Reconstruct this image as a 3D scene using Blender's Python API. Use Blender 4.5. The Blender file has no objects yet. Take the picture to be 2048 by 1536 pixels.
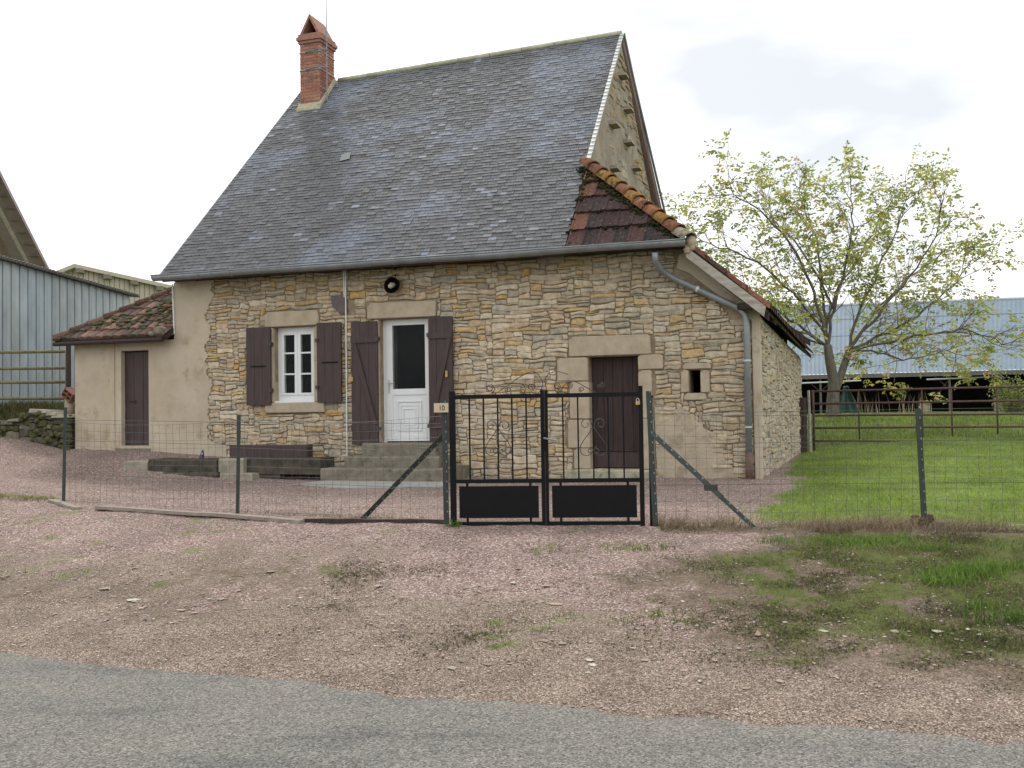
import bpy, math, random
import numpy as np
from math import radians, sin, cos, tan, pi, sqrt, atan2
from mathutils import Matrix, Vector
random.seed(7); RNG = np.random.default_rng(7)
SC = bpy.context.scene; COL = SC.collection

# ------------------------------------------------------------------ camera
F = 1950.0; CX, CY = 1024.0, 768.0            # focal length in photo pixels (2048 wide)
PITCH, ROLL = radians(1.5), radians(-0.85)
EYE = np.array([0, 0, 1.6])
_f = np.array([0, cos(PITCH), sin(PITCH)]); _r = np.array([1.0, 0, 0]); _u = np.cross(_r, _f)
CR = _r*cos(ROLL) + _u*sin(ROLL); CU = -_r*sin(ROLL) + _u*cos(ROLL)
cam = bpy.data.cameras.new('camera'); cam.sensor_width = 36; cam.lens = 36*F/2048
cam.clip_start = 0.1; cam.clip_end = 3000
co = bpy.data.objects.new('camera', cam); COL.objects.link(co)
co.matrix_world = Matrix(((CR[0], CU[0], -_f[0], 0), (CR[1], CU[1], -_f[1], 0), (CR[2], CU[2], -_f[2], 1.6), (0, 0, 0, 1)))
SC.camera = co

# ------------------------------------------------------------------ sky, sun, exposure
SUN_EL, SUN_AZ = radians(46), radians(-10)    # azimuth from +Y towards +X
w = bpy.data.worlds.new('World'); SC.world = w; w.use_nodes = True
nt = w.node_tree; N = nt.nodes; L = nt.links
bg = N['Background']
sky = N.new('ShaderNodeTexSky'); sky.sky_type = 'NISHITA'; sky.sun_disc = False
sky.sun_elevation = SUN_EL; sky.sun_rotation = SUN_AZ
sky.air_density = 1.0; sky.dust_density = 2.0
tc = N.new('ShaderNodeTexCoord'); mp = N.new('ShaderNodeMapping'); mp.inputs['Scale'].default_value = (1.0, 1.0, 2.6)
mp.inputs['Location'].default_value = (3.12, 2.2, 0.02)
L.new(tc.outputs['Generated'], mp.inputs['Vector'])
n1 = N.new('ShaderNodeTexNoise'); n1.inputs['Scale'].default_value = 1.7; n1.inputs['Detail'].default_value = 5; n1.inputs['Roughness'].default_value = 0.5
L.new(mp.outputs[0], n1.inputs['Vector'])
cr = N.new('ShaderNodeValToRGB')
cr.color_ramp.elements[0].position = 0.32; cr.color_ramp.elements[0].color = (5.7, 5.9, 6.15, 1)
cr.color_ramp.elements[1].position = 0.66; cr.color_ramp.elements[1].color = (15.5, 15.4, 15.2, 1)
L.new(n1.outputs['Fac'], cr.inputs['Fac'])
mx = N.new('ShaderNodeMix'); mx.data_type = 'RGBA'; mx.inputs['Factor'].default_value = 0.90   # cloud cover over the blue
L.new(sky.outputs[0], mx.inputs['A']); L.new(cr.outputs[0], mx.inputs['B'])
L.new(mx.outputs['Result'], bg.inputs['Color']); bg.inputs['Strength'].default_value = 0.10
sl = bpy.data.lights.new('sun', 'SUN'); sl.energy = 1.5; sl.angle = radians(14); sl.color = (1, 0.95, 0.86)
so = bpy.data.objects.new('sun', sl); COL.objects.link(so)
sd = Vector((sin(SUN_AZ)*cos(SUN_EL), cos(SUN_AZ)*cos(SUN_EL), sin(SUN_EL)))
so.rotation_euler = sd.to_track_quat('Z', 'Y').to_euler(); so.location = (0, 0, 60)
SC.view_settings.view_transform = 'Standard'; SC.view_settings.look = 'None'
SC.view_settings.exposure = 0.62; SC.view_settings.gamma = 1.0; SC.view_settings.use_curve_mapping = False

# ------------------------------------------------------------------ pixel -> place
YAW = radians(18.5)
U3 = np.array([cos(YAW), -sin(YAW), 0]); W3 = np.array([sin(YAW), cos(YAW), 0])   # along the facade, into the house
def ray(x, y): return CR*(x-CX)/F - CU*(y-CY)/F + _f
def atY(x, y, Y): d = ray(x, y); return EYE + d*Y/d[1]
def atz(x, y, z): d = ray(x, y); return EYE + d*(z-1.6)/d[2]
O3 = atY(768, 885, 16.3); O3[2] = 0.0
def fac(x, y, off=0.0):                       # point of the facade plane (off metres in front) -> (u, z)
    d = ray(x, y); t = ((O3 - W3*off - EYE) @ W3)/(d @ W3); p = EYE + d*t
    return (float((p-O3) @ U3), float(p[2]))
def gab(x, y, u0):                            # point on the plane u = u0 -> (v, z)
    d = ray(x, y); t = ((O3 + U3*u0 - EYE) @ U3)/(d @ U3); p = EYE + d*t
    return (float((p-O3) @ W3), float(p[2]))
def HW(u, v, z=0.0): return O3 + U3*u + W3*v + np.array([0, 0, z])
HZ = 0.5

# ------------------------------------------------------------------ terrain height
ctl = []
def c_(x, y, z): ctl.append((x, y, z))
for t in np.linspace(-60, 60, 25):
    x, y = -0.09 + t*0.94, 5.42 - t*0.345
    c_(x, y, -0.015); c_(x - 0.345*3, y - 0.94*3, -0.05); c_(x-0.345*9, y-0.94*9, -0.05)
for p in ((-5.6, 11.9, .56), (-3.0, 10.8, .51), (-.65, 9.85, .47), (1.3, 9.65, .44), (3.8, 9.2, .44), (6.5, 8.5, .42), (11, 7.4, .42), (-9, 13.6, .80), (-13, 15, 1.1)): c_(*p)
for (u, v, z) in ((-6.6, -.1, 1.0), (-5, -.1, .95), (-4.1, -.05, .90), (-4.2, -.5, .84), (-3.2, -.35, .80), (-2.3, -.25, .72), (-1.2, -.1, .62), (-4.3, -1.35, .58), (-3.4, -1.35, .53), (-2.5, -1.3, .515), (-1.4, -.8, .53), (0, -.6, .52), (1.5, -.3, .51), (3.5, -.5, .52), (6.1, -.2, .53), (6.5, 3.5, .58), (6.6, 7, .64), (0, 4, .6), (3, 8, .7), (-4, 6, 1.0), (-5.1, -1.2, .76), (-6.3, -1.5, .80), (-3.2, -2.2, .51), (0, -3, .50), (3, -3, .49), (6, -3, .48), (9, -1, .52)):
    q = HW(u, v); c_(q[0], q[1], z)
for p in ((-9.2, 18.3, 1.1), (-11.5, 18.2, 1.15), (-10.6, 20.6, 1.72), (-12, 24, 1.8), (-9, 26, 1.7), (-15, 20, 1.75), (-20, 45, 2.2), (-25, 30, 2.0),
          (7.2, 20.5, .74), (11.5, 20.5, .76), (16, 20, .76), (7.5, 23.6, 1.12), (12, 23.6, 1.16), (18, 23, 1.16), (8.3, 25.2, 1.26), (13, 26, 1.24), (10, 34, 1.1), (25, 34, 1.1),
          (18, 60, .9), (35, 75, .8), (60, 80, .8), (0, 60, 1.4), (0, 110, 1.0), (-60, 60, 2), (80, 40, .8), (150, 200, 0), (-150, 200, 1), (-150, 0, 1), (150, -20, 0), (0, -100, 0), (-80, -60, 0), (80, -80, 0), (300, 300, 0), (-300, 300, 0), (0, 400, 0), (300, -200, 0), (-300, -200, 0)): c_(*p)
ctl = np.array(ctl)
_re = np.array([atz(px_, py_, 0)[:2] for px_, py_ in ((0, 1296), (400, 1330), (600, 1356), (800, 1386), (1000, 1405), (1300, 1424), (1700, 1450), (2048, 1472))])
_re = np.vstack([_re[:1]+np.array([[-120*.939, 120*.345]]), _re, _re[-1:]+np.array([[120*.939, -120*.345]])])
def road_edge(x): return np.interp(x, _re[:, 0], _re[:, 1])     # far edge of the asphalt, y as a function of x
def _k(a, b): return -np.sqrt(((a[:, None, :2]-b[None, :, :2])**2).sum(-1) + 0.30)
_A = _k(ctl, ctl); _n = len(ctl)
_A = np.block([[_A - 0.02*np.eye(_n), np.ones((_n, 1))], [np.ones((1, _n)), np.zeros((1, 1))]])
_wt = np.linalg.solve(_A, np.append(ctl[:, 2], 0))
def gz(xy):
    xy = np.atleast_2d(np.asarray(xy, float)); out = np.empty(len(xy))
    for i in range(0, len(xy), 20000): out[i:i+20000] = _k(xy[i:i+20000], ctl) @ _wt[:-1] + _wt[-1]
    return out
def g1(x, y): return float(gz([(x, y)])[0])
def on_ground(px, py, it=12):                 # pixel -> point on the terrain
    z = 0.5
    for _ in range(it): p = atz(px, py, z); z = 0.5*z + 0.5*g1(p[0], p[1])
    return atz(px, py, z)

# value noise for masks
_P = RNG.random((64, 64))
def vn(x, y):
    x = np.asarray(x, float); y = np.asarray(y, float); xi = np.floor(x).astype(int); yi = np.floor(y).astype(int)
    fx = x-xi; fy = y-yi; fx = fx*fx*(3-2*fx); fy = fy*fy*(3-2*fy)
    g = lambda a, b: _P[a % 64, b % 64]
    return (g(xi, yi)*(1-fx)+g(xi+1, yi)*fx)*(1-fy) + (g(xi, yi+1)*(1-fx)+g(xi+1, yi+1)*fx)*fy
def fbm(x, y, o=4):
    s = 0; a = .5
    for k in range(o): s = s + a*vn(x*2**k + 17*k, y*2**k + 5*k); a *= .5
    return s/(1-.5**o)

# ------------------------------------------------------------------ materials
MATS = {}
def new_mat(name):
    m = bpy.data.materials.new(name); m.use_nodes = True; n = m.node_tree
    return m, n, n.nodes['Principled BSDF']
def mat(name, c1, c2=None, scale=8, rough=.8, bump=.15, bscale=60, metal=0, attr=False, stretch=(1, 1, 1), spots=None, spot_scale=20, spot_t=.62, spec=.5, lo=.75, hi=1.2, bdist=.01):
    if name in MATS: return MATS[name]
    m, t, b = new_mat(name); N = t.nodes; L = t.links
    g = N.new('ShaderNodeNewGeometry'); mp = N.new('ShaderNodeMapping'); mp.inputs['Scale'].default_value = stretch
    L.new(g.outputs['Position'], mp.inputs['Vector'])
    n1 = N.new('ShaderNodeTexNoise'); n1.inputs['Scale'].default_value = scale; n1.inputs['Detail'].default_value = 8; n1.inputs['Roughness'].default_value = .62
    L.new(mp.outputs[0], n1.inputs['Vector'])
    r = N.new('ShaderNodeValToRGB'); r.color_ramp.elements[0].position = .3; r.color_ramp.elements[1].position = .72
    L.new(n1.outputs['Fac'], r.inputs['Fac'])
    if attr:
        r.color_ramp.elements[0].color = (lo, lo, lo, 1); r.color_ramp.elements[1].color = (hi, hi, hi*.97, 1)
        a = N.new('ShaderNodeAttribute'); a.attribute_name = 'Col'
        mm = N.new('ShaderNodeMix'); mm.data_type = 'RGBA'; mm.blend_type = 'MULTIPLY'; mm.inputs['Factor'].default_value = 1
        L.new(a.outputs['Color'], mm.inputs['A']); L.new(r.outputs[0], mm.inputs['B']); out = mm.outputs['Result']
    else:
        c2 = c2 or tuple(x*.7 for x in c1)
        r.color_ramp.elements[0].color = (*c2, 1); r.color_ramp.elements[1].color = (*c1, 1); out = r.outputs[0]
    if spots:
        n3 = N.new('ShaderNodeTexNoise'); n3.inputs['Scale'].default_value = spot_scale; n3.inputs['Detail'].default_value = 7; n3.inputs['Roughness'].default_value = .7
        L.new(g.outputs['Position'], n3.inputs['Vector'])
        r3 = N.new('ShaderNodeValToRGB'); r3.color_ramp.elements[0].position = spot_t-.035; r3.color_ramp.elements[1].position = spot_t+.05
        r3.color_ramp.elements[0].color = (0, 0, 0, 1); r3.color_ramp.elements[1].color = (.85, .85, .85, 1)
        L.new(n3.outputs['Fac'], r3.inputs['Fac'])
        m3 = N.new('ShaderNodeMix'); m3.data_type = 'RGBA'; L.new(r3.outputs[0], m3.inputs['Factor']); L.new(out, m3.inputs['A']); m3.inputs['B'].default_value = (*spots, 1); out = m3.outputs['Result']
    L.new(out, b.inputs['Base Color']); b.inputs['Roughness'].default_value = rough; b.inputs['Metallic'].default_value = metal
    b.inputs['Specular IOR Level'].default_value = spec
    if bump:
        n2 = N.new('ShaderNodeTexNoise'); n2.inputs['Scale'].default_value = bscale; n2.inputs['Detail'].default_value = 6
        L.new(mp.outputs[0], n2.inputs['Vector'])
        bp = N.new('ShaderNodeBump'); bp.inputs['Strength'].default_value = bump; bp.inputs['Distance'].default_value = bdist
        L.new(n2.outputs['Fac'], bp.inputs['Height']); L.new(bp.outputs[0], b.inputs['Normal'])
    MATS[name] = m; return m
M_STONE = mat('stone', None, attr=True, scale=14, rough=.92, bump=.7, bscale=45, bdist=.012, lo=.68, hi=1.25, spots=(.20, .18, .13), spot_scale=9, spot_t=.64, spec=.2) if False else mat('stone', (1, 1, 1), attr=True, scale=11, rough=.92, bump=.9, bscale=38, bdist=.016, lo=.64, hi=1.25, spots=(.20, .175, .13), spot_scale=10, spot_t=.635, spec=.15)
M_MORTAR = mat('mortar', (.37, .29, .205), (.20, .155, .105), scale=5, rough=.95, bump=.8, bscale=70, spec=.1, bdist=.02)
M_RENDER = mat('lime_render', (.475, .415, .325), (.36, .30, .225), scale=1.6, rough=.93, bump=.35, bscale=26, spec=.15, spots=(.30, .245, .165), spot_scale=1.9, spot_t=.60)
M_GREYR = mat('grey_render', (.34, .30, .24), (.22, .19, .15), scale=2.5, rough=.95, bump=.6, bscale=25, spec=.1, spots=(.15, .13, .10), spot_scale=4, spot_t=.6, bdist=.03)
M_SLAB = mat('dressed_stone', (.43, .365, .275), (.31, .255, .185), scale=6, rough=.9, bump=.4, bscale=60, spec=.2, spots=(.26, .22, .165), spot_scale=7, spot_t=.63)
M_STEP = mat('step_concrete', (.24, .215, .17), (.11, .098, .075), scale=7, rough=.95, bump=.5, bscale=60, spec=.15, spots=(.075, .07, .05), spot_scale=5, spot_t=.6)
M_TROUGH = mat('trough_stone', (.105, .095, .075), (.032, .030, .025), scale=5, rough=.95, bump=.7, bscale=40, spec=.1, spots=(.28, .26, .21), spot_scale=12, spot_t=.70)
M_SLATE = mat('slate', (1, 1, 1), attr=True, scale=30, rough=.65, bump=.35, bscale=90, lo=.74, hi=1.22, spots=(.115, .113, .115), spot_scale=22, spot_t=.645, spec=.3)
M_TILE = mat('clay_tile', (1, 1, 1), attr=True, scale=25, rough=.9, bump=.5, bscale=70, lo=.55, hi=1.35, spots=(.16, .15, .135), spot_scale=17, spot_t=.615, spec=.15)
M_HIP = mat('hip_tile_clay', (1, 1, 1), attr=True, scale=12, rough=.9, bump=.5, bscale=60, lo=.6, hi=1.25, spots=(.05, .045, .036), spot_scale=11, spot_t=.55, spec=.15)
M_MOSS = mat('moss', (.045, .045, .02), (.015, .015, .008), scale=30, rough=1, bump=.8, bscale=120, spec=.05)
M_ZINC = mat('zinc', (.27, .29, .30), (.18, .195, .205), scale=6, rough=.5, bump=.05, metal=.35, spec=.4)
M_ZINCL = mat('pale_zinc', (.52, .53, .52), (.38, .39, .38), scale=9, rough=.5, bump=.05, metal=.2)
M_RIDGE = mat('ridge_mortar', (.50, .49, .36), (.33, .33, .23), scale=6, rough=.9, bump=.3)
M_BRICK = mat('brick', (1, 1, 1), attr=True, scale=30, rough=.9, bump=.4, bscale=90, spec=.2)
M_BJOINT = mat('brick_joint', (.46, .30, .24), (.36, .22, .17), scale=12, rough=.95)
M_BROWN = mat('brown_paint', (.062, .040, .039), (.034, .021, .021), scale=5, rough=.55, bump=.15, bscale=30, stretch=(4, 4, .5), spec=.35)
M_OLDW = mat('old_dark_wood', (.060, .040, .036), (.026, .018, .017), scale=6, rough=.75, bump=.5, bscale=25, stretch=(5, 5, .35), spec=.25)
M_GREYW = mat('weathered_wood', (.42, .385, .335), (.21, .185, .155), scale=5, rough=.9, bump=.4, bscale=30, stretch=(1, 1, 4))
M_BOARD = mat('grey_board', (.30, .255, .215), (.16, .135, .11), scale=6, rough=.92, bump=.4, bscale=40, stretch=(1, 3, 3))
M_PVC = mat('white_pvc', (.66, .67, .68), (.61, .62, .63), scale=3, rough=.35, bump=0)
M_BLACK = mat('black_paint', (.007, .007, .008), (.005, .005, .006), scale=10, rough=.55, bump=.03, spec=.14)
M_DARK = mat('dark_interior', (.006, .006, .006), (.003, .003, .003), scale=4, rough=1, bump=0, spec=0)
M_GREENP = mat('green_post_paint', (.024, .040, .034), (.014, .022, .019), scale=12, rough=.6, bump=.2, spots=(.09, .055, .035), spot_scale=6, spot_t=.68)
M_WIRE = mat('wire', (.11, .12, .11), (.06, .066, .06), scale=10, rough=.6, bump=0, metal=.4)
M_BRASS = mat('brass', (.50, .36, .13), (.32, .22, .08), scale=20, rough=.4, bump=0, metal=.7)
M_IRON = mat('scroll_iron', (.05, .045, .04), (.03, .025, .022), scale=20, rough=.6, bump=.1)
M_PLATE = mat('beige_plate', (.50, .40, .285), (.45, .355, .25), scale=6, rough=.6, bump=0)
M_RUST = mat('rusty_tube', (.115, .055, .042), (.045, .028, .024), scale=10, rough=.85, bump=.3)
M_YTUBE = mat('mossy_yellow_tube', (.21, .185, .075), (.10, .09, .045), scale=9, rough=.85, bump=.3)
M_BSHED = mat('blue_grey_sheet', (1, 1, 1), attr=True, scale=3, rough=.5, bump=.08, metal=.15, stretch=(1, 1, .4), lo=.8, hi=1.15)
M_BEIGE = mat('beige_sheet', (.42, .375, .305), (.37, .33, .265), scale=2, rough=.7, bump=0)
M_FIBRE = mat('fibre_cement', (.14, .13, .125), (.08, .075, .07), scale=6, rough=.95, bump=.4)
M_BROOF = mat('barn_sheet', (1, 1, 1), attr=True, scale=.8, spec=.2, rough=.7, bump=.1, bscale=8, metal=.1, lo=.88, hi=1.1)
M_BARK = mat('bark', (.20, .175, .145), (.085, .073, .06), scale=9, rough=.95, bump=.7, bscale=40, stretch=(2, 2, .6), spec=.1, spots=(.15, .16, .09), spot_scale=5, spot_t=.62)
M_LEAFA = None
def leafmat(name, trans=.35):
    m, t, b = new_mat(name); N = t.nodes; L = t.links
    a = N.new('ShaderNodeAttribute'); a.attribute_name = 'Col'
    L.new(a.outputs['Color'], b.inputs['Base Color']); b.inputs['Roughness'].default_value = .6; b.inputs['Specular IOR Level'].default_value = .25
    tr = N.new('ShaderNodeBsdfTranslucent'); L.new(a.outputs['Color'], tr.inputs['Color'])
    ms = N.new('ShaderNodeMixShader'); ms.inputs[0].default_value = trans
    L.new(b.outputs[0], ms.inputs[1]); L.new(tr.outputs[0], ms.inputs[2]); L.new(ms.outputs[0], N['Material Output'].inputs['Surface'])
    return m
M_LEAF = leafmat('leaf', .45); M_GRASS = leafmat('grass_blade', .42)
M_CHIP = mat('pebble', (1, 1, 1), attr=True, scale=40, rough=.9, bump=.3, bscale=120, spec=.2)
def glassmat():
    m, t, b = new_mat('window_glass'); N = t.nodes; L = t.links
    b.inputs['Base Color'].default_value = (.8, .85, .85, 1); b.inputs['Roughness'].default_value = .02
    b.inputs['Transmission Weight'].default_value = 1.0; b.inputs['IOR'].default_value = 1.18
    return m
M_GLASS = glassmat()
def voidmat(): return M_DARK

# ------------------------------------------------------------------ mesh helpers
class MB:
    def __init__(s): s.v = []; s.f = []; s.c = []
    def add(s, vs, fs, col=(1, 1, 1)):
        o = len(s.v); s.v += [tuple(map(float, p)) for p in vs]; s.f += [tuple(i+o for i in f) for f in fs]; s.c += [col]*len(vs); return s
    def box(s, a, b, col=(1, 1, 1)):
        (x0, y0, z0), (x1, y1, z1) = a, b
        return s.add([(x0, y0, z0), (x1, y0, z0), (x1, y1, z0), (x0, y1, z0), (x0, y0, z1), (x1, y0, z1), (x1, y1, z1), (x0, y1, z1)],
                     [(0, 3, 2, 1), (4, 5, 6, 7), (0, 1, 5, 4), (1, 2, 6, 5), (2, 3, 7, 6), (3, 0, 4, 7)], col)
    def hexa(s, p, col=(1, 1, 1)):            # 8 points: bottom 4 then top 4
        return s.add(p, [(0, 3, 2, 1), (4, 5, 6, 7), (0, 1, 5, 4), (1, 2, 6, 5), (2, 3, 7, 6), (3, 0, 4, 7)], col)
    def prism(s, poly, d0, d1, f3, col=(1, 1, 1)):   # poly of (a,b); f3(a,b,depth)->xyz
        n = len(poly); vs = [f3(a, b, d0) for a, b in poly] + [f3(a, b, d1) for a, b in poly]
        return s.add(vs, [tuple(range(n))[::-1], tuple(range(n, 2*n))] + [(i, (i+1) % n, n+(i+1) % n, n+i) for i in range(n)], col)
    def tube(s, pts, r, n=6, col=(1, 1, 1), cap=True):
        pts = [np.asarray(p, float) for p in pts]; m = len(pts)
        rs = list(r) if hasattr(r, '__len__') else [r]*m
        up = None; vs = []
        for i, p in enumerate(pts):
            t = (pts[min(i+1, m-1)] - pts[max(i-1, 0)]); t = t/(np.linalg.norm(t)+1e-9)
            if up is None:
                a = np.array([0, 0, 1.]) if abs(t[2]) < .9 else np.array([1., 0, 0]); up = np.cross(t, a)
            else: up = up - t*(up @ t)
            up = up/(np.linalg.norm(up)+1e-9); b = np.cross(t, up)
            for k in range(n):
                an = 2*pi*k/n; vs.append(p + (up*cos(an) + b*sin(an))*rs[i])
        fs = [(i*n+k, i*n+(k+1) % n, (i+1)*n+(k+1) % n, (i+1)*n+k) for i in range(m-1) for k in range(n)]
        if cap: fs += [tuple(range(n))[::-1], tuple((m-1)*n+k for k in range(n))]
        return s.add(vs, fs, col)
    def build(s, name, m, parent=None, smooth=False, stuff=False):
        me = bpy.data.meshes.new(name); me.from_pydata(s.v, [], s.f); me.update()
        ca = me.color_attributes.new('Col', 'FLOAT_COLOR', 'POINT')
        ca.data.foreach_set('color', np.c_[np.array(s.c, float).reshape(-1, 3), np.ones(len(s.c))].ravel().astype('f4'))
        if smooth: me.polygons.foreach_set('use_smooth', [True]*len(me.polygons))
        return link(name, me, m, parent, stuff)
def link(name, me, m, parent=None, stuff=False):
    if m and not me.materials: me.materials.append(m)
    o = bpy.data.objects.new(name, me); COL.objects.link(o)
    if parent: o.parent = parent
    if stuff: o['kind'] = 'stuff'
    return o
def fast_mesh(name, v, nper, f, c, m, parent=None, stuff=True, smooth=False):   # numpy arrays, faces all tris or quads
    me = bpy.data.meshes.new(name); k = f.shape[1]
    me.vertices.add(len(v)); me.vertices.foreach_set('co', v.astype('f4').ravel())
    me.loops.add(f.size); me.loops.foreach_set('vertex_index', f.astype('i4').ravel())
    me.polygons.add(len(f)); me.polygons.foreach_set('loop_start', np.arange(0, f.size, k, dtype='i4'))
    me.polygons.foreach_set('use_smooth', np.full(len(f), smooth)); me.update(calc_edges=True)
    ca = me.color_attributes.new('Col', 'FLOAT_COLOR', 'POINT'); ca.data.foreach_set('color', np.c_[c, np.ones(len(c))].astype('f4').ravel())
    return link(name, me, m, parent, stuff)
def tag(o, label, cat, group=None, kind=None):
    if label: o['label'] = label
    if cat: o['category'] = cat
    if group: o['group'] = group
    if kind: o['kind'] = kind
    return o
def thing(name, label, cat, loc=(0, 0, 0), rz=0, group=None):
    o = bpy.data.objects.new(name, None); COL.objects.link(o); o.location = tuple(float(a) for a in loc); o.rotation_euler = (0, 0, rz)
    return tag(o, label, cat, group)
def rnd(a, b): return random.uniform(a, b)
def vary(c, d=.12): k = 1+rnd(-d, d); t = rnd(-d, d)*.22; return (max(0, c[0]*k*(1+t)), max(0, c[1]*k), max(0, c[2]*k*(1-t)))
def hl(u, v, z): return (u, v, z-HZ)          # house-local point

# ------------------------------------------------------------------ ground and road
def grid_lines(lo, hi, step, far):
    a = list(np.arange(lo, hi+1e-6, step)); d = step; x = hi
    while x < far: d *= 1.25; x += d; a.append(x)
    d = step; x = lo
    while x > -far: d *= 1.25; x -= d; a.insert(0, x)
    return np.array(a)
def road_s(x, y): return (y - road_edge(x))*.939      # metres beyond the road's edge
def masks(x, y):
    """grass, soil (brown earth), worn stony mix; all 0..1"""
    n1 = fbm(x*.9+3, y*.9); n2 = fbm(x*2.3, y*2.3+9); s = road_s(x, y)
    dx = x - O3[0]; dy = y - O3[1]; u = dx*U3[0]+dy*U3[1]; v = dx*W3[0]+dy*W3[1]
    # lawn right of the house, behind the fence
    fy = np.interp(x, [-13, -9, -5.6, -3, -.65, 1.3, 3.8, 6.5, 11, 30], [15, 13.6, 11.9, 10.8, 9.85, 9.65, 9.2, 8.5, 7.4, 3])
    edge = 2.07 + (y-9.7)*.451 + (n2-.5)*.55                           # gravel pad boundary
    lawn = np.clip((x-edge)/.45, 0, 1)*np.clip((y-fy-.15)/.4, 0, 1)
    lawn = np.where(v > .3, np.clip((u-6.3)/.3, 0, 1), lawn)
    # verge right: patchy grass and earth
    vr = np.clip((x-np.interp(y, [5, 5.8, 6.5, 7.6, 8.2, 8.7, 9.5], [1.9, 1.3, .7, .3, .9, 1.5, 1.7]) + (n1-.5)*1.6 + (n2-.5)*1.2 + .45)/1.9, 0, 1)*(y <= fy+.25)
    soil = vr*np.clip((s-.15)/.8, 0, 1)
    gpatch = np.clip((fbm(x*1.7+40, y*1.7+7)*.62+fbm(x*7+4, y*7+1)*.38 - .46 + .085*np.clip(x-1.3, 0, 2.5) + .05*np.clip(y-8, 0, 1))/.14, 0, 1)*np.clip((s-.5)/.9, 0, 1)
    grass = np.maximum(lawn, vr*gpatch*.72)
    # thin scattered tufts over the gravel verge
    t = np.clip((fbm(x*1.7+11, y*2.2+3)*.6+fbm(x*6, y*6)*.4-.555)/.10, 0, 1)*(s > .8)*(y < fy)*(x < 2.5)*.42
    grass = np.maximum(grass, t)
    # left bank and fields beyond
    left = np.clip((-x-7.6+(n1-.5))/.8, 0, 1)*np.clip((y-18.3)/.6, 0, 1)
    far = np.clip((y-21)/2, 0, 1)*(x > 0) + np.clip((y-30)/4, 0, 1) + (np.abs(x) > 22)*(s > 1) + np.clip((-s-7)/1, 0, 1)
    ledge = np.clip((-x-5.2)/.6, 0, 1)*np.clip(1-np.abs(y-12.4-(-x-6)*.45)/.35, 0, 1)*.7
    grass = np.clip(np.maximum.reduce([grass, left, far, ledge]), 0, 1)
    stony = np.clip(1-(s-.2)/2.6 + (n1-.5)*1.6, 0, 1)*(s > -.5)
    fr = np.clip(1-np.abs(y-fy+.15)/.38, 0, 1)*(x > 1.4)               # dry earth under the right fence
    damp = np.clip((fbm(x*.75+21, y*1.1+4)*.65+fbm(x*4, y*5)*.35-.47)/.16, 0, 1)*np.clip((s-.25)/.5, 0, 1)*np.clip((3.3-s)/1.2, 0, 1)*.45
    soil = np.clip(np.maximum.reduce([soil, fr, damp]), 0, 1)
    grass = grass*(1-.9*fr)
    return grass, soil, stony
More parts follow.
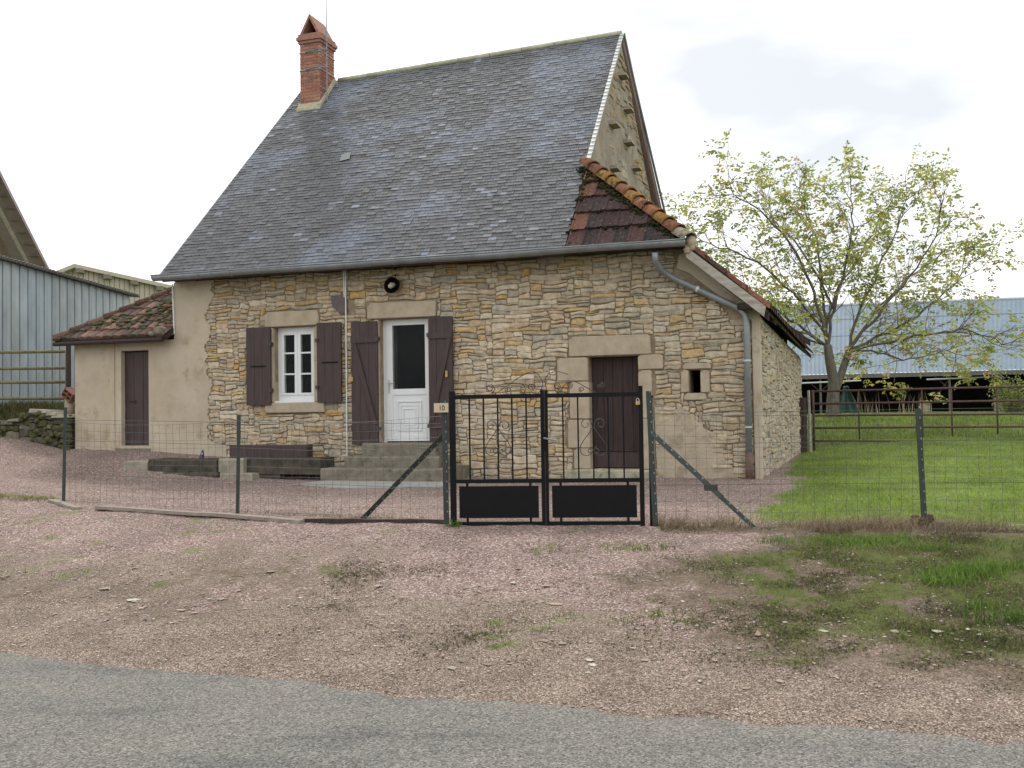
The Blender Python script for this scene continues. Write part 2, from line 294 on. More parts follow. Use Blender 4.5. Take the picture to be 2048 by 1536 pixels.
def build_ground():
    xs = grid_lines(-9, 9, .09, 420); ys = grid_lines(3.2, 20, .09, 420)
    X, Y = np.meshgrid(xs, ys); x = X.ravel(); y = Y.ravel()
    z = gz(np.c_[x, y]); s = road_s(x, y)
    near = (np.abs(x) < 12)*(y > 2)*(y < 24)
    z = z + near*(s > .1)*((fbm(x*3, y*3)-.5)*.05 + (fbm(x*9, y*9, 2)-.5)*.018)*np.clip(s/.8, 0, 1)
    z = z - .03*np.clip((-s+.05)/.4, 0, 1)
    v = np.c_[x, y, z]; nx, ny = len(xs), len(ys)
    i = np.arange(nx*ny).reshape(ny, nx); f = np.c_[i[:-1, :-1].ravel(), i[:-1, 1:].ravel(), i[1:, 1:].ravel(), i[1:, :-1].ravel()]
    g, so_, st = masks(x, y)
    m, t, b = new_mat('ground_gravel_earth_grass'); N = t.nodes; L = t.links
    geo = N.new('ShaderNodeNewGeometry'); at = N.new('ShaderNodeAttribute'); at.attribute_name = 'Col'
    sep = N.new('ShaderNodeSeparateColor'); L.new(at.outputs['Color'], sep.inputs[0])
    def ramp(src, els):
        r = N.new('ShaderNodeValToRGB'); e = r.color_ramp.elements
        while len(e) < len(els): e.new(.5)
        for k, (p, c) in enumerate(els): e[k].position = p; e[k].color = (*c, 1)
        L.new(src, r.inputs['Fac']); return r.outputs[0]
    def noise(sc, d=6, ro=.6):
        n = N.new('ShaderNodeTexNoise'); n.inputs['Scale'].default_value = sc; n.inputs['Detail'].default_value = d; n.inputs['Roughness'].default_value = ro
        L.new(geo.outputs['Position'], n.inputs['Vector']); return n.outputs['Fac']
    def mix(fac, a, b_, bt='MIX'):
        q = N.new('ShaderNodeMix'); q.data_type = 'RGBA'; q.blend_type = bt
        if isinstance(fac, float): q.inputs['Factor'].default_value = fac
        else: L.new(fac, q.inputs['Factor'])
        for s_, val in (('A', a), ('B', b_)):
            if isinstance(val, tuple): q.inputs[s_].default_value = (*val, 1)
            else: L.new(val, q.inputs[s_])
        return q.outputs['Result']
    def math_(op, a, b_=None):
        q = N.new('ShaderNodeMath'); q.operation = op
        for k, val in enumerate((a, b_)):
            if val is None: continue
            if isinstance(val, (int, float)): q.inputs[k].default_value = val
            else: L.new(val, q.inputs[k])
        return q.outputs[0]
    def vor(sc):
        q = N.new('ShaderNodeTexVoronoi'); q.inputs['Scale'].default_value = sc; L.new(geo.outputs['Position'], q.inputs['Vector']); return q
    v1 = vor(80); v2 = vor(125)
    sc1 = N.new('ShaderNodeSeparateColor'); L.new(v1.outputs['Color'], sc1.inputs[0])
    chips = ramp(sc1.outputs[0], [(0, (.085, .064, .056)), (.2, (.195, .142, .126)), (.55, (.275, .202, .182)), (.84, (.38, .295, .268)), (1, (.58, .53, .48))])
    gap = ramp(v1.outputs['Distance'], [(.0, (1, 1, 1)), (.55, (.95, .95, .95)), (1, (.45, .42, .4))])
    gravel = mix(1.0, chips, gap, 'MULTIPLY')
    gravel = mix(1.0, gravel, ramp(noise(1.3, 4), [(.3, (.80, .78, .76)), (.7, (1.12, 1.08, 1.06))]), 'MULTIPLY')
    # worn stony mix near the road: browner, paler bits
    sc2 = N.new('ShaderNodeSeparateColor'); L.new(v2.outputs['Color'], sc2.inputs[0])
    worn = ramp(sc2.outputs[1], [(0, (.070, .054, .043)), (.4, (.180, .137, .115)), (.8, (.280, .222, .190)), (1, (.46, .41, .365))])
    worn = mix(1.0, worn, ramp(noise(2.5, 5), [(.3, (.72, .70, .66)), (.7, (1.1, 1.08, 1.02))]), 'MULTIPLY')
    nz = noise(5, 6, .7)
    def sharp(ch, amt=.55): # noisy threshold of a mask channel
        a = math_('ADD', ch, math_('MULTIPLY', math_('SUBTRACT', nz, .5), amt * 2))
        return ramp(a, [(.32, (0, 0, 0)), (.62, (1, 1, 1))])
    base = mix(sharp(sep.outputs[2], .5), gravel, worn)
    soil = ramp(noise(30, 8, .8), [(.30, (.035, .027, .018)), (.46, (.105, .080, .055)), (.62, (.185, .145, .105)), (.74, (.34, .29, .235))])
    base = mix(math_('MULTIPLY', sharp(sep.outputs[1], .6), .88), base, soil)
    gr = ramp(noise(14, 8, .75), [(.28, (.052, .070, .016)), (.5, (.112, .168, .030)), (.72, (.190, .245, .055))])
    moss = ramp(noise(19, 8, .75), [(.28, (.030, .034, .012)), (.5, (.075, .085, .024)), (.72, (.140, .150, .045))])
    gr = mix(math_('MULTIPLY', sep.outputs[1], .85), gr, moss)         # mossy olive ground cover on the earthy verge
    base = mix(math_('MULTIPLY', sharp(sep.outputs[0], .5), .92), base, gr)
    L.new(base, b.inputs['Base Color']); b.inputs['Roughness'].default_value = .95; b.inputs['Specular IOR Level'].default_value = .12
    bp = N.new('ShaderNodeBump'); bp.inputs['Strength'].default_value = .8; bp.inputs['Distance'].default_value = .012
    L.new(math_('ADD', math_('MULTIPLY', v1.outputs['Distance'], -1.0), math_('MULTIPLY', noise(40, 5), 1.0)), bp.inputs['Height']); L.new(bp.outputs[0], b.inputs['Normal'])
    o = fast_mesh('ground', v, 4, f, np.c_[g, so_, st], m, stuff=False, smooth=True); o['kind'] = 'structure'
build_ground()
def build_road():
    ts = np.r_[np.arange(-120, -9, 3), np.arange(-9, 9, .06), np.arange(9, 120, 3)]
    rows = [-8.0, -6.0, -4.0, -2.5, -1.5, -.8, -.3, -.08, 0.0]
    vs = []
    for k, d in enumerate(rows):
        j = ((fbm(ts*1.1, ts*0+2)-.5)*.26 + (fbm(ts*6, ts*0+8)-.5)*.20 + (vn(ts*23, ts*0+5)-.5)*.05) if d >= -.08 else 0*ts
        dd = d + j
        x = -.09 + ts*.939 + .345*dd; y = road_edge(-.09 + ts*.939) + .939*dd
        z = 0.006 + .012*np.clip(-d, 0, 3)/3 - (.03 if k == len(rows)-1 else 0) + 0*x
        vs.append(np.c_[x, y, z])
    v = np.concatenate(vs); n = len(ts); i = np.arange(len(v)).reshape(len(rows), n)
    f = np.c_[i[:-1, :-1].ravel(), i[:-1, 1:].ravel(), i[1:, 1:].ravel(), i[1:, :-1].ravel()]
    m, t, b = new_mat('worn_asphalt'); N = t.nodes; L = t.links
    geo = N.new('ShaderNodeNewGeometry')
    def noise(sc, d=6, ro=.6, st=None):
        n_ = N.new('ShaderNodeTexNoise'); n_.inputs['Scale'].default_value = sc; n_.inputs['Detail'].default_value = d; n_.inputs['Roughness'].default_value = ro
        if st:
            mp = N.new('ShaderNodeMapping'); mp.inputs['Rotation'].default_value = (0, 0, radians(20)); mp.inputs['Scale'].default_value = st
            L.new(geo.outputs['Position'], mp.inputs['Vector']); L.new(mp.outputs[0], n_.inputs['Vector'])
        else: L.new(geo.outputs['Position'], n_.inputs['Vector'])
        return n_.outputs['Fac']
    def ramp(src, els):
        r = N.new('ShaderNodeValToRGB'); e = r.color_ramp.elements
        while len(e) < len(els): e.new(.5)
        for k, (p, c) in enumerate(els): e[k].position = p; e[k].color = (*c, 1)
        L.new(src, r.inputs['Fac']); return r.outputs[0]
    vo = N.new('ShaderNodeTexVoronoi'); vo.inputs['Scale'].default_value = 110; L.new(geo.outputs['Position'], vo.inputs['Vector'])
    sc = N.new('ShaderNodeSeparateColor'); L.new(vo.outputs['Color'], sc.inputs[0])
    c = ramp(sc.outputs[0], [(0, (.060, .060, .058)), (.35, (.132, .128, .119)), (.75, (.176, .170, .156)), (1, (.27, .26, .24))])
    big = ramp(noise(1.1, 6, .65, (.7, 2.2, 1)), [(.36, (.74, .74, .75)), (.46, (.94, .935, .925)), (.7, (1.10, 1.07, 1.01))])
    q = N.new('ShaderNodeMix'); q.data_type = 'RGBA'; q.blend_type = 'MULTIPLY'; q.inputs['Factor'].default_value = 1
    L.new(c, q.inputs['A']); L.new(big, q.inputs['B']); L.new(q.outputs['Result'], b.inputs['Base Color'])
    b.inputs['Roughness'].default_value = .9; b.inputs['Specular IOR Level'].default_value = .2
    bp = N.new('ShaderNodeBump'); bp.inputs['Strength'].default_value = .7; bp.inputs['Distance'].default_value = .006
    L.new(vo.outputs['Distance'], bp.inputs['Height']); bp.invert = True; L.new(bp.outputs[0], b.inputs['Normal'])
    o = fast_mesh('road', v, 4, f, np.ones((len(v), 3)), m, stuff=False, smooth=True); o['kind'] = 'structure'
build_road()

# ------------------------------------------------------------------ the house
house = thing('stone_house', 'rubble stone farmhouse with steep slate roof and brick chimney', 'house', HW(0, 0, HZ), -YAW)
UL, UG, UC = -4.20, 3.28, 6.11               # left gable, right gable, right corner of the lean-to
ZE = 4.05                                     # eave height
HOLES = dict(window=(-2.09, -1.30, 1.79, 3.09), door=(-.06, .88, 1.08, 3.14), small=(3.53, 4.31, .66, 2.40), niche=(5.085, 5.25, 1.81, 2.155))
f3 = lambda v0: (lambda a, b, d: hl(a, v0+d, b))
# mortar core with real openings
def wall_core():
    mb = MB(); us = sorted({-3.50, UC, *[h for H_ in HOLES.values() for h in H_[:2]], 5.05}); zs = sorted({.2, 3.99, *[h for H_ in HOLES.values() for h in H_[2:]], 3.05})
    for a, b in zip(us, us[1:]):
        for c, d in zip(zs, zs[1:]):
            um, zm = (a+b)/2, (c+d)/2
            if any(h[0] < um < h[1] and h[2] < zm < h[3] for h in HOLES.values()): continue
            if zm > 3.05 and um > 5.05: continue
            mb.box(hl(a, .026, c), hl(b, .5, d))
    mb.prism([(5.05, 3.05), (UC, 3.05), (UC, 3.12), (5.05, 3.98)], .026, .5, f3(0))
    return mb.build('front_wall', M_MORTAR, house)
front = wall_core()
back = MB(); back.box(hl(UL+.05, .5, .2), hl(UG-.1, 8.6, 3.9)); back.build('rear_wall', M_GREYR, house)
# ---- rubble: random irregular ashlar packed on a fine grid
PAL = [((.46, .385, .285), 5), ((.43, .35, .245), 5), ((.45, .325, .17), 3.8), ((.385, .335, .265), 3.4), ((.51, .445, .35), 3.8), ((.45, .345, .245), 3.5), ((.45, .29, .12), 1.2), ((.33, .285, .23), 1.6)]
def pick(pal):
    t = rnd(0, sum(w_ for _, w_ in pal))
    for c, w_ in pal:
        t -= w_
        if t <= 0: return c
    return pal[0][0]
def rubble(u0, u1, z0, z1, ok, cw=.05, ch=.032, rng=None, wide=(3, 12), tall=(1, 3), pal=PAL, zone=None):
    nu, nz_ = int((u1-u0)/cw), int((z1-z0)/ch); cw = (u1-u0)/nu; ch = (z1-z0)/nz_
    occ = np.zeros((nz_, nu), bool)
    for j in range(nz_):
        for i in range(nu):
            if not ok(u0+(i+.5)*cw, z0+(j+.5)*ch): occ[j, i] = True
    out = []
    for j in range(nz_):
        i = 0
        while i < nu:
            if occ[j, i]: i += 1; continue
            run = 0
            while i+run < nu and not occ[j, i+run] and run < 16: run += 1
            big = 1 if random.random() > .06 else 1.6
            w_ = int(random.triangular(*wide, wide[0]+2.2)*big); hgt = random.choices((1, 2, 3, 4), (1.5, 5.0, 3.0, .9 if big > 1 else .35))[0]
            if w_ >= run-1 or run-w_ < 2: w_ = run if run <= wide[1]+1 else run//2
            w_ = max(1, min(w_, run))
            if w_ <= 2: hgt = min(hgt+1, 3)
            h_ = 1
            while h_ < hgt and j+h_ < nz_ and not occ[j+h_, i:i+w_].any(): h_ += 1
            occ[j:j+h_, i:i+w_] = True
            out.append((u0+i*cw, u0+(i+w_)*cw, z0+j*ch, z0+(j+h_)*ch)); i += w_
    return out
def warp(u, z, a=.016):
    return (u + a*1.2*(vn(u*2.1+z*5.1, z*6.3)-.5)*2, z + a*(vn(u*2.7+11, z*3.1+4)-.5)*2 + a*.9*(vn(u*9+5, z*9)-.5)*2)
def stone_mesh(rect, col, f, proud, gap=None):
    gap = random.choice((.001, .003, .005, .009)) if gap is None else gap
    a, b, c, d = rect; a += gap; b -= gap; c += gap*.8; d -= gap*.8
    w_, h_ = b-a, d-c; r = min(w_, h_)*rnd(.10, .30); jt = min(.012, h_*.13)
    pts = []
    nm = 2 if w_ > .22 else 1
    def j(p): return (p[0]+rnd(-jt, jt), p[1]+rnd(-jt, jt))
    r1, r2, r3, r4 = (min(w_, h_)*rnd(.04, .30) for _ in range(4))
    pts += [(a+r1, c)] + [j((a+w_*(k+1)/(nm+1), c)) for k in range(nm)] + [(b-r2, c), (b, c+r2*.8), (b, d-r3*.8), (b-r3, d)]
    pts += [j((b-w_*(k+1)/(nm+1), d)) for k in range(nm)] + [(a+r4, d), (a, d-r4*.8), (a, c+r1*.8)]
    ta, tb_ = rnd(-.035, .035), rnd(-.05, .05); mu, mz = (a+b)/2, (c+d)/2
    pts = [(x+(y-mz)*tb_*3, y+(x-mu)*ta) for x, y in pts]
    pts = [warp(*p, .024) for p in pts]; cu = sum(p[0] for p in pts)/len(pts); cz = sum(p[1] for p in pts)/len(pts)
    n = len(pts); vs = []; tu, tz = rnd(-.04, .04), rnd(-.07, .07)
    for ring, (ins, dp) in enumerate(((0, -.05), (.03, proud*.55), (min(.012/max(h_, .03)*2.2, .4), proud))):
        for (x, y) in pts:
            x2, y2 = cu+(x-cu)*(1-ins*min(1, h_/w_*1.6)), cz+(y-cz)*(1-ins)
            dj = 0 if ring == 0 else rnd(-.003, .003) + (tu*(x2-cu)+tz*(y2-cz))
            vs.append(f(x2, y2, -(dp+dj)))
    vs.append(f(cu, cz, -(proud+rnd(0, .006))))
    fs = [(q*n+i, q*n+(i+1) % n, (q+1)*n+(i+1) % n, (q+1)*n+i) for q in (0, 1) for i in range(n)] + [(2*n+i, 2*n+(i+1) % n, 3*n) for i in range(n)]
    return vs, fs, vary(col, .13)
def lay(rects, f, parent, nobj, colf, proud=(.008, .036)):
    order = sorted(rects, key=lambda r: -(r[1]-r[0])*(r[3]-r[2])); rest = MB()
    for k, r in enumerate(order):
        vs, fs, c = stone_mesh(r, colf((r[0]+r[1])/2, (r[2]+r[3])/2), f, rnd(*proud))
        if k < nobj: MB().add(vs, fs, c).build('stone', M_STONE, parent)
        else: rest.add(vs, fs, c)
    if rest.v: rest.build('small_stones', M_STONE, parent, stuff=True)
LINT = dict(win_l=(-2.27, -1.20, 3.10, 3.36), door_l=(-.28, .98, 3.15, 3.42), small_l=(3.22, 4.52, 2.41, 2.72), sill=(-2.26, -1.10, 1.60, 1.775),
            wl=(-2.24, -2.09, 1.78, 3.09), wr=(-1.30, -1.18, 1.78, 3.09), dl=(-.20, -.06, 1.08, 3.14), dr=(.88, 1.02, 1.08, 3.14),
            sl1=(3.03, 3.53, 2.03, 2.40), sl2=(3.22, 3.54, 1.44, 2.02), sl3=(3.18, 3.55, .99, 1.43), sl4=(3.28, 3.55, .66, .98),
            sr1=(4.31, 4.70, 2.18, 2.41), sr2=(4.315, 4.53, 1.44, 2.17), sr3=(4.32, 4.55, .66, 1.43),
            nl=(4.96, 5.08, 1.82, 2.16), nr=(5.255, 5.39, 1.81, 2.15), nt=(4.99, 5.42, 2.17, 2.255), nb=(5.0, 5.34, 1.70, 1.80))
def edge_left(z): return -3.40 - .13*math.exp(-((z-2.75)/.55)**2) + .16*(float(fbm(z*2.3, 4.0))-.5) + .13*(float(vn(z*11, 2.0))-.5) + (.30 if z < 1.05 else 0)
def patch_low(u, z): return z < 1.42 - .16*max(0, u-4.75)**1.5*1.3 + .05*math.sin(u*9) and 4.6 < u < 5.42 and z < 1.50-.55*max(0, u-4.95)
def patch_rake(u, z): return u > 4.92 and z > 3.60-.80*(u-5.05)+ .05*math.sin(u*14)-.10 and z > 2.9
def ok_front(u, z):
    if u < edge_left(z): return False
    for a, b, c, d in list(HOLES.values())+list(LINT.values()):
        if a-.012 < u < b+.012 and c-.01 < z < d+.01: return False
    if z > 3.98-.815*max(0, u-5.05): return False
    if patch_low(u, z) or patch_rake(u, z): return False
    if u > 6.03: return False
    if -.82 < u < -.52 and 3.26 < z < 3.52: return False
    return True
def col_front(u, z):
    c = pick(PAL); g = .5*fbm(u*.8, z*.8)+.25
    if u > 3.9: c = tuple(.62*x+.38*y for x, y in zip(c, (.37, .325, .25)))       # greyer to the right
    if z < 1.5: c = tuple(.6*x+.4*y for x, y in zip(c, (.44, .37, .275)))
    if 1.0 < u < 2.1 and 1.0 < z < 2.45: c = tuple(.45*x+.55*y for x, y in zip(c, (.50, .435, .345)))   # paler rebuilt opening
    k = .82+.36*g
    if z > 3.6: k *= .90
    return tuple(x*k for x in c)
lay(rubble(-3.62, 6.06, .45, 3.99, ok_front), f3(.02), front, 230, col_front)
# dressed blocks round the openings
def slab(name, key, v0=-.035, j=.012, m=None):
    a, b, c, d = LINT[key]; p = []
    pts = [(a+j*1.5, c), (b-j, c), (b, c+j), (b-j*.5, d-j*2), (b-j*3, d), (a+j*4, d), (a, d-j*3.5), (a, c+j)]
    pts = [(x+rnd(-.006, .006), y+rnd(-.005, .005)) for x, y in pts]
    mb = MB(); n = len(pts); cu, cz = (a+b)/2, (c+d)/2
    vs = [hl(x, .2, y) for x, y in pts] + [hl(x, v0+.012, y) for x, y in pts] + [hl(cu+(x-cu)*(1-.010/(b-a)*2), v0+rnd(-.003, .003), cz+(y-cz)*(1-.010/(d-c)*2)) for x, y in pts]
    fs = [(q*n+i, q*n+(i+1) % n, (q+1)*n+(i+1) % n, (q+1)*n+i) for q in (0, 1) for i in range(n)] + [tuple(2*n+i for i in range(n))]
    return mb.add(vs, fs).build(name, m or M_SLAB, house)
for k in ('win_l', 'door_l', 'small_l'): slab('lintel', k, -.03, .018)
slab('window_sill', 'sill', -.045)
for k in ('wl', 'wr', 'dl', 'dr', 'sl1', 'sl2', 'sl3', 'sl4', 'sr1', 'sr2', 'sr3', 'nl', 'nr', 'nt', 'nb'): slab('jamb_stone', k, -.018 - rnd(0, .006))
# render: left part of the facade, corner strip, patches
def render_patch(name, poly, v0, th=.06, m=M_RENDER): return MB().prism(poly, 0, th, f3(v0)).build(name, m, house)
lp = [(-6.40, .55), (-3.22, .45)] + [(edge_left(z)+.015+rnd(-.012, .012), z) for z in np.arange(.62, 3.99, .09)] + [(UL+.06, 3.99), (UL+.06, 3.0), (-6.38, 2.95)]
LD = (-5.33, -4.72, .99, 2.78)
def left_render():
    mb = MB(); zs = list(np.arange(.5, 4.0, .06))
    for c in zs:
        d = min(c+.06, 3.99)
        for (a, b) in (((-6.39, LD[0]), (LD[1], None)) if LD[2] <= c < LD[3]-.03 else ((-6.39, None),)):
            if c >= 2.96: a = max(a, UL+.04)
            b0, b1 = (b, b) if b is not None else (edge_left(c)+.02, edge_left(d)+.02)
            jx = lambda: rnd(-.018, .018) if b is None else 0
            d2 = min(d, LD[3]) if (c < LD[3] < d and b is None) else d
            mb.prism([(a, c), (b0+jx(), c), (b1+jx(), d), (a, d)], -.012, .25, f3(0))
    mb.box(hl(LD[0], -.012, LD[3]), hl(LD[1], .25, 2.80))
    return mb.build('rendered_wall', M_RENDER, house)
left_render()
pr = [(4.93, 3.70), (5.12, 3.62), (5.35, 3.42), (5.6, 3.22), (5.80, 3.08), (5.93, 2.95), (6.03, 2.85), (6.135, 2.9), (6.13, 3.09), (5.08, 3.95), (4.97, 3.9)]
render_patch('rake_render', pr, -.014, .1, M_GREYR if False else M_RENDER)
MB().prism([(6.03, .3), (6.13, .3), (6.13, 2.92), (6.02, 2.92)], -.02, .3, f3(0)).build('corner_render', M_RENDER, house)
lowp = [(4.57, .5), (5.75, .5), (5.74, .62), (5.60, .80), (5.57, 1.0), (5.48, 1.12), (5.44, 1.20), (5.32, 1.26), (5.26, 1.36), (5.14, 1.42), (5.08, 1.52), (4.98, 1.60), (4.86, 1.58), (4.76, 1.66), (4.66, 1.60), (4.57, 1.62)]
lowp = [p_ for a_, b_ in zip(lowp, lowp[1:]+lowp[:1]) for p_ in (a_, ((a_[0]+b_[0])/2+rnd(-.03, .03), (a_[1]+b_[1])/2+rnd(-.025, .025)))]
render_patch('low_render', [(x+rnd(-.015, .015), z+rnd(-.012, .012)) for x, z in lowp], -.003, .08, mat('thin_render', (.43, .365, .27), (.30, .25, .18), scale=3.5, rough=.95, bump=.6, bscale=30, spots=(.25, .205, .145), spot_scale=3, spot_t=.58, bdist=.02))
# dark slate piece hung on the wall
sp = [fac(*p, .03) for p in ((661, 592), (692, 590), (692, 627), (684, 627), (664, 614))]
MB().prism(sp, -.03, .03, f3(0)).build('slate_plaque', mat('hung_slate', (.125, .10, .10), (.075, .06, .06), rough=.7), house)

# ---- main roof: slates
RS = (9.08-ZE)/(4.28+.35); RL = sqrt(1+RS*RS)
def roofp(u, s, h=0.0):                       # s metres up the slope from the eave, h above it
    v = -.35 + s/RL; z = ZE + RS*s/RL; return hl(u, v - h*RS/RL, z + h/RL)
S_R = (4.28+.35)*RL; S_L = (3.97+.35)*RL      # slope length at the right and the left gable
def ULs(s): return UL + .40*min(s/5.7, 1.15)      # the left verge leans in towards the chimney
def s_top(u): return S_L + (S_R-S_L)*(u-UL)/(UG-UL)
roof = MB(); roof.hexa([roofp(UL, 0, -.12), roofp(UG-.02, 0, -.12), roofp(UG-.02, S_R, -.12), roofp(ULs(S_L), S_L, -.12), roofp(UL, 0, -.004), roofp(UG-.02, 0, -.004), roofp(UG-.02, S_R, -.004), roofp(ULs(S_L), S_L, -.004)])
# rear slope, its verge swinging out a little at the right
rv = lambda v: 9.08-(v-4.28)*1.087
roof.hexa([hl(ULs(S_L), 4.0, 8.70), hl(UG, 4.28, 8.96), hl(3.72, 9.0, 3.83), hl(UL, 9.0, 3.70), hl(ULs(S_L), 3.97, 8.76), hl(UG, 4.28, 9.07), hl(3.72, 9.0, 3.95), hl(UL, 9.0, 3.82)])
roofo = roof.build('roof', mat('roof_boards', (.10, .085, .07), (.06, .05, .04), rough=.9), house)
def slates():
    rest = MB(); ex = .088; row = 0; s = 0.0; cand = []
    while s < S_R+.02:
        u = ULs(s) + rnd(-.15, 0)
        while u < UG:
            w_ = rnd(.115, .18); a, b = max(u, ULs(s)-.02), min(u+w_-.005, UG-.01); u += w_
            if b-a < .03: continue
            if s > s_top((a+b)/2)+.02: continue
            d1, d2 = rnd(-.006, .006), rnd(-.006, .006); lift = .016+rnd(0, .009); e = .165
            st = min(s+e, s_top((a+b)/2)+.02); k = (st-s)/e
            th = .007
            lo1, lo2 = lift+rnd(-.002, .003), lift+rnd(-.002, .003); hi_ = lift*(1-k)+.001
            P = [roofp(a, s+d1, lo1-th), roofp(b, s+d2, lo2-th), roofp(b, st, hi_), roofp(a, st, hi_), roofp(a, s+d1, lo1), roofp(b, s+d2, lo2), roofp(b, st, hi_+th*.6), roofp(a, st, hi_+th*.6)]
            um = (a+b)/2
            br = fbm(um*.42+7, s*.34+2)*.65+fbm(um*1.7, s*1.4+30)*.35      # lichen-browned areas
            right = np.clip((um+2.0+s*.15)/4, 0, 1)
            t = np.clip((br-.49+.15*right)/.12, 0, 1)*.95
            if math.hypot((um+2.3)/.7, (s-4.6)/1.3) < 1: t = max(t, .55*(1-math.hypot((um+2.3)/.7, (s-4.6)/1.3)))
            c0 = np.array((.152, .169, .208)); c1 = np.array((.100, .101, .108))
            c = c0*(1-t)+c1*t
            if random.random() < .07*max(0, fbm(um*1.1+70, s*1.3)-.45)*4: c = np.array((.185, .205, .245))
            if random.random() < .03: c = np.array((.085, .085, .09))
            if random.random() < .002: c = np.array((.19, .20, .21))
            c = vary(tuple(c), .13)
            cand.append((s, um, P, c))
        s += ex; row += 1
    cand.sort(key=lambda q: q[0]-.25*q[1])     # the lowest, nearest ones are single objects
    for k, (s_, um, P, c) in enumerate(cand):
        F_ = [(4, 5, 6, 7), (0, 1, 5, 4), (1, 2, 6, 5), (3, 0, 4, 7)]
        if k < 300: MB().add(P, F_, c).build('slate', M_SLATE, roofo)
        else: rest.add(P, F_, c)
    rest.build('upper_slates', M_SLATE, roofo, stuff=True)
slates()
# a slipped slate lying across the others
MB().prism([(0, 0), (.19, .05), (.14, .28), (-.05, .23)], 0, .007, lambda a, b, d: roofp(-1.72+a, 3.15+b, .035+d)).build('slipped_slate', M_SLATE, roofo)
for o_ in (bpy.data.objects['slipped_slate'],):
    o_.data.color_attributes['Col'].data.foreach_set('color', [.2, .21, .22, 1]*len(o_.data.vertices))
# ridge capping and verges
rd = MB(); n_ = 9
for i in range(n_):
    a, b = -2.95+(UG+2.95)*i/n_, -2.95+(UG+2.95)*(i+1)/n_ - .012
    A, B = roofp(a, s_top(a), .02), roofp(b, s_top(b), .02)
    MB().tube([A, B], .055, 8).build('ridge_cap', M_RIDGE, roofo, smooth=True)
MB().tube([roofp(ULs(S_L)+.02, S_L, .01), roofp(-3.45, s_top(-3.45), .01)], .055, 8).build('ridge_cap', M_RIDGE, roofo, smooth=True)
vg = MB()
for i in range(36):                           # stepped zinc verge on the right
    s0, s1 = S_R*(.335+.665*i/36), S_R*(.335+.665*(i+1)/36)+.01
    vg.hexa([roofp(UG-.04, s0, .012), roofp(UG+.03, s0, .012), roofp(UG+.03, s1, .0), roofp(UG-.04, s1, .0), roofp(UG-.04, s0, .04), roofp(UG+.03, s0, .04), roofp(UG+.03, s1, .026), roofp(UG-.04, s1, .026)])
vg.build('verge_strip', M_ZINCL, roofo)
MB().tube([hl(3.30, 4.29, 9.10), hl(3.36, 5.0, 8.30), hl(3.60, 7.25, 5.86), hl(3.74, 9.0, 3.95)], .028, 6).build('rear_verge_strip', M_ZINC, roofo)
MB().hexa([hl(UG-.05, 4.2, 8.78), hl(UG+.015, 4.2, 8.86), hl(3.70, 8.95, 3.72), hl(3.50, 8.95, 3.62), hl(UG-.05, 4.28, 8.95), hl(UG+.02, 4.28, 9.0), hl(3.71, 8.98, 3.88), hl(3.50, 8.98, 3.80)]).build('rear_verge_board', mat('soffit_wood', (.15, .10, .08), (.09, .06, .05), rough=.85), roofo)
MB().tube([roofp(UL-.015, 0, .0), roofp(ULs(S_L)-.015, S_L, .0)], .022, 6).build('left_verge', M_ZINC, roofo)
# ---- right gable wall above the lean-to
gu = lambda v: 3.17+.045*max(0, v-2.0)
gp = [(-.02, 3.9), (.4, 3.9), (8.6, 3.9), (8.6, 4.22), (4.28, 8.90), (4.20, 8.86), (-.02, 4.30)]
gw = MB(); n = len(gp); gw.add([hl(gu(v), v, z) for v, z in gp] + [hl(gu(v)-.4, v, z) for v, z in gp], [tuple(range(n)), tuple(range(n, 2*n))[::-1]] + [(i, n+i, n+(i+1) % n, (i+1) % n) for i in range(n)])
gwo = gw.build('gable_wall', M_GREYR, house)
lgp = [(-.02, 3.9), (8.6, 3.9), (8.6, 4.05), (3.97, 8.55), (-.02, 4.30)]
mbl = MB(); n = len(lgp); mbl.add([hl(UL+.07+(.45 if z > 8 else 0), v, z) for v, z in lgp] + [hl(UL+.5+(.45 if z > 8 else 0), v, z) for v, z in lgp], [tuple(range(n)), tuple(range(n, 2*n))[::-1]] + [(i, n+i, n+(i+1) % n, (i+1) % n) for i in range(n)]); mbl.build('left_gable_wall', M_RENDER, house)
MB().box(hl(UL+.07, .1, .3), hl(UL+.5, 8.6, 3.9)).build('left_side_wall', M_RENDER, house)
def gable_stones():
    lim = lambda v: (4.30+1.087*(v+.02)-.12 if v < 4.2 else 8.86-1.083*(v-4.2)-.15)
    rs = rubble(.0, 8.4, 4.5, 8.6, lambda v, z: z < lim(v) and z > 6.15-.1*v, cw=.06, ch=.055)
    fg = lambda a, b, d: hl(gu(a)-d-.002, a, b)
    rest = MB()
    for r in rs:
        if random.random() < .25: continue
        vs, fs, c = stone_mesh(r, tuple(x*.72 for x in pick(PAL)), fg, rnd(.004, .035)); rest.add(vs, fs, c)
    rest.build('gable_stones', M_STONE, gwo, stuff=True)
gable_stones()
for (px, py) in ((1240, 152), (1249, 220), (1225, 249), (1250, 286), (1226, 337), (1263, 337)):
    v, z = gab(px, py, 3.28)
    v = 3.28 and v; wd = rnd(.15, .20)
    mb = MB(); u0 = gu(v)
    mb.hexa([hl(u0-.05, v-wd, z-.045), hl(u0+.17, v-wd*.8, z-.03), hl(u0+.18, v+wd*.9, z-.035), hl(u0-.05, v+wd, z-.04), hl(u0-.05, v-wd, z+.04), hl(u0+.15, v-wd*.7, z+.025), hl(u0+.16, v+wd*.75, z+.03), hl(u0-.05, v+wd, z+.045)])
    mb.build('projecting_stone', M_GREYR, gwo)

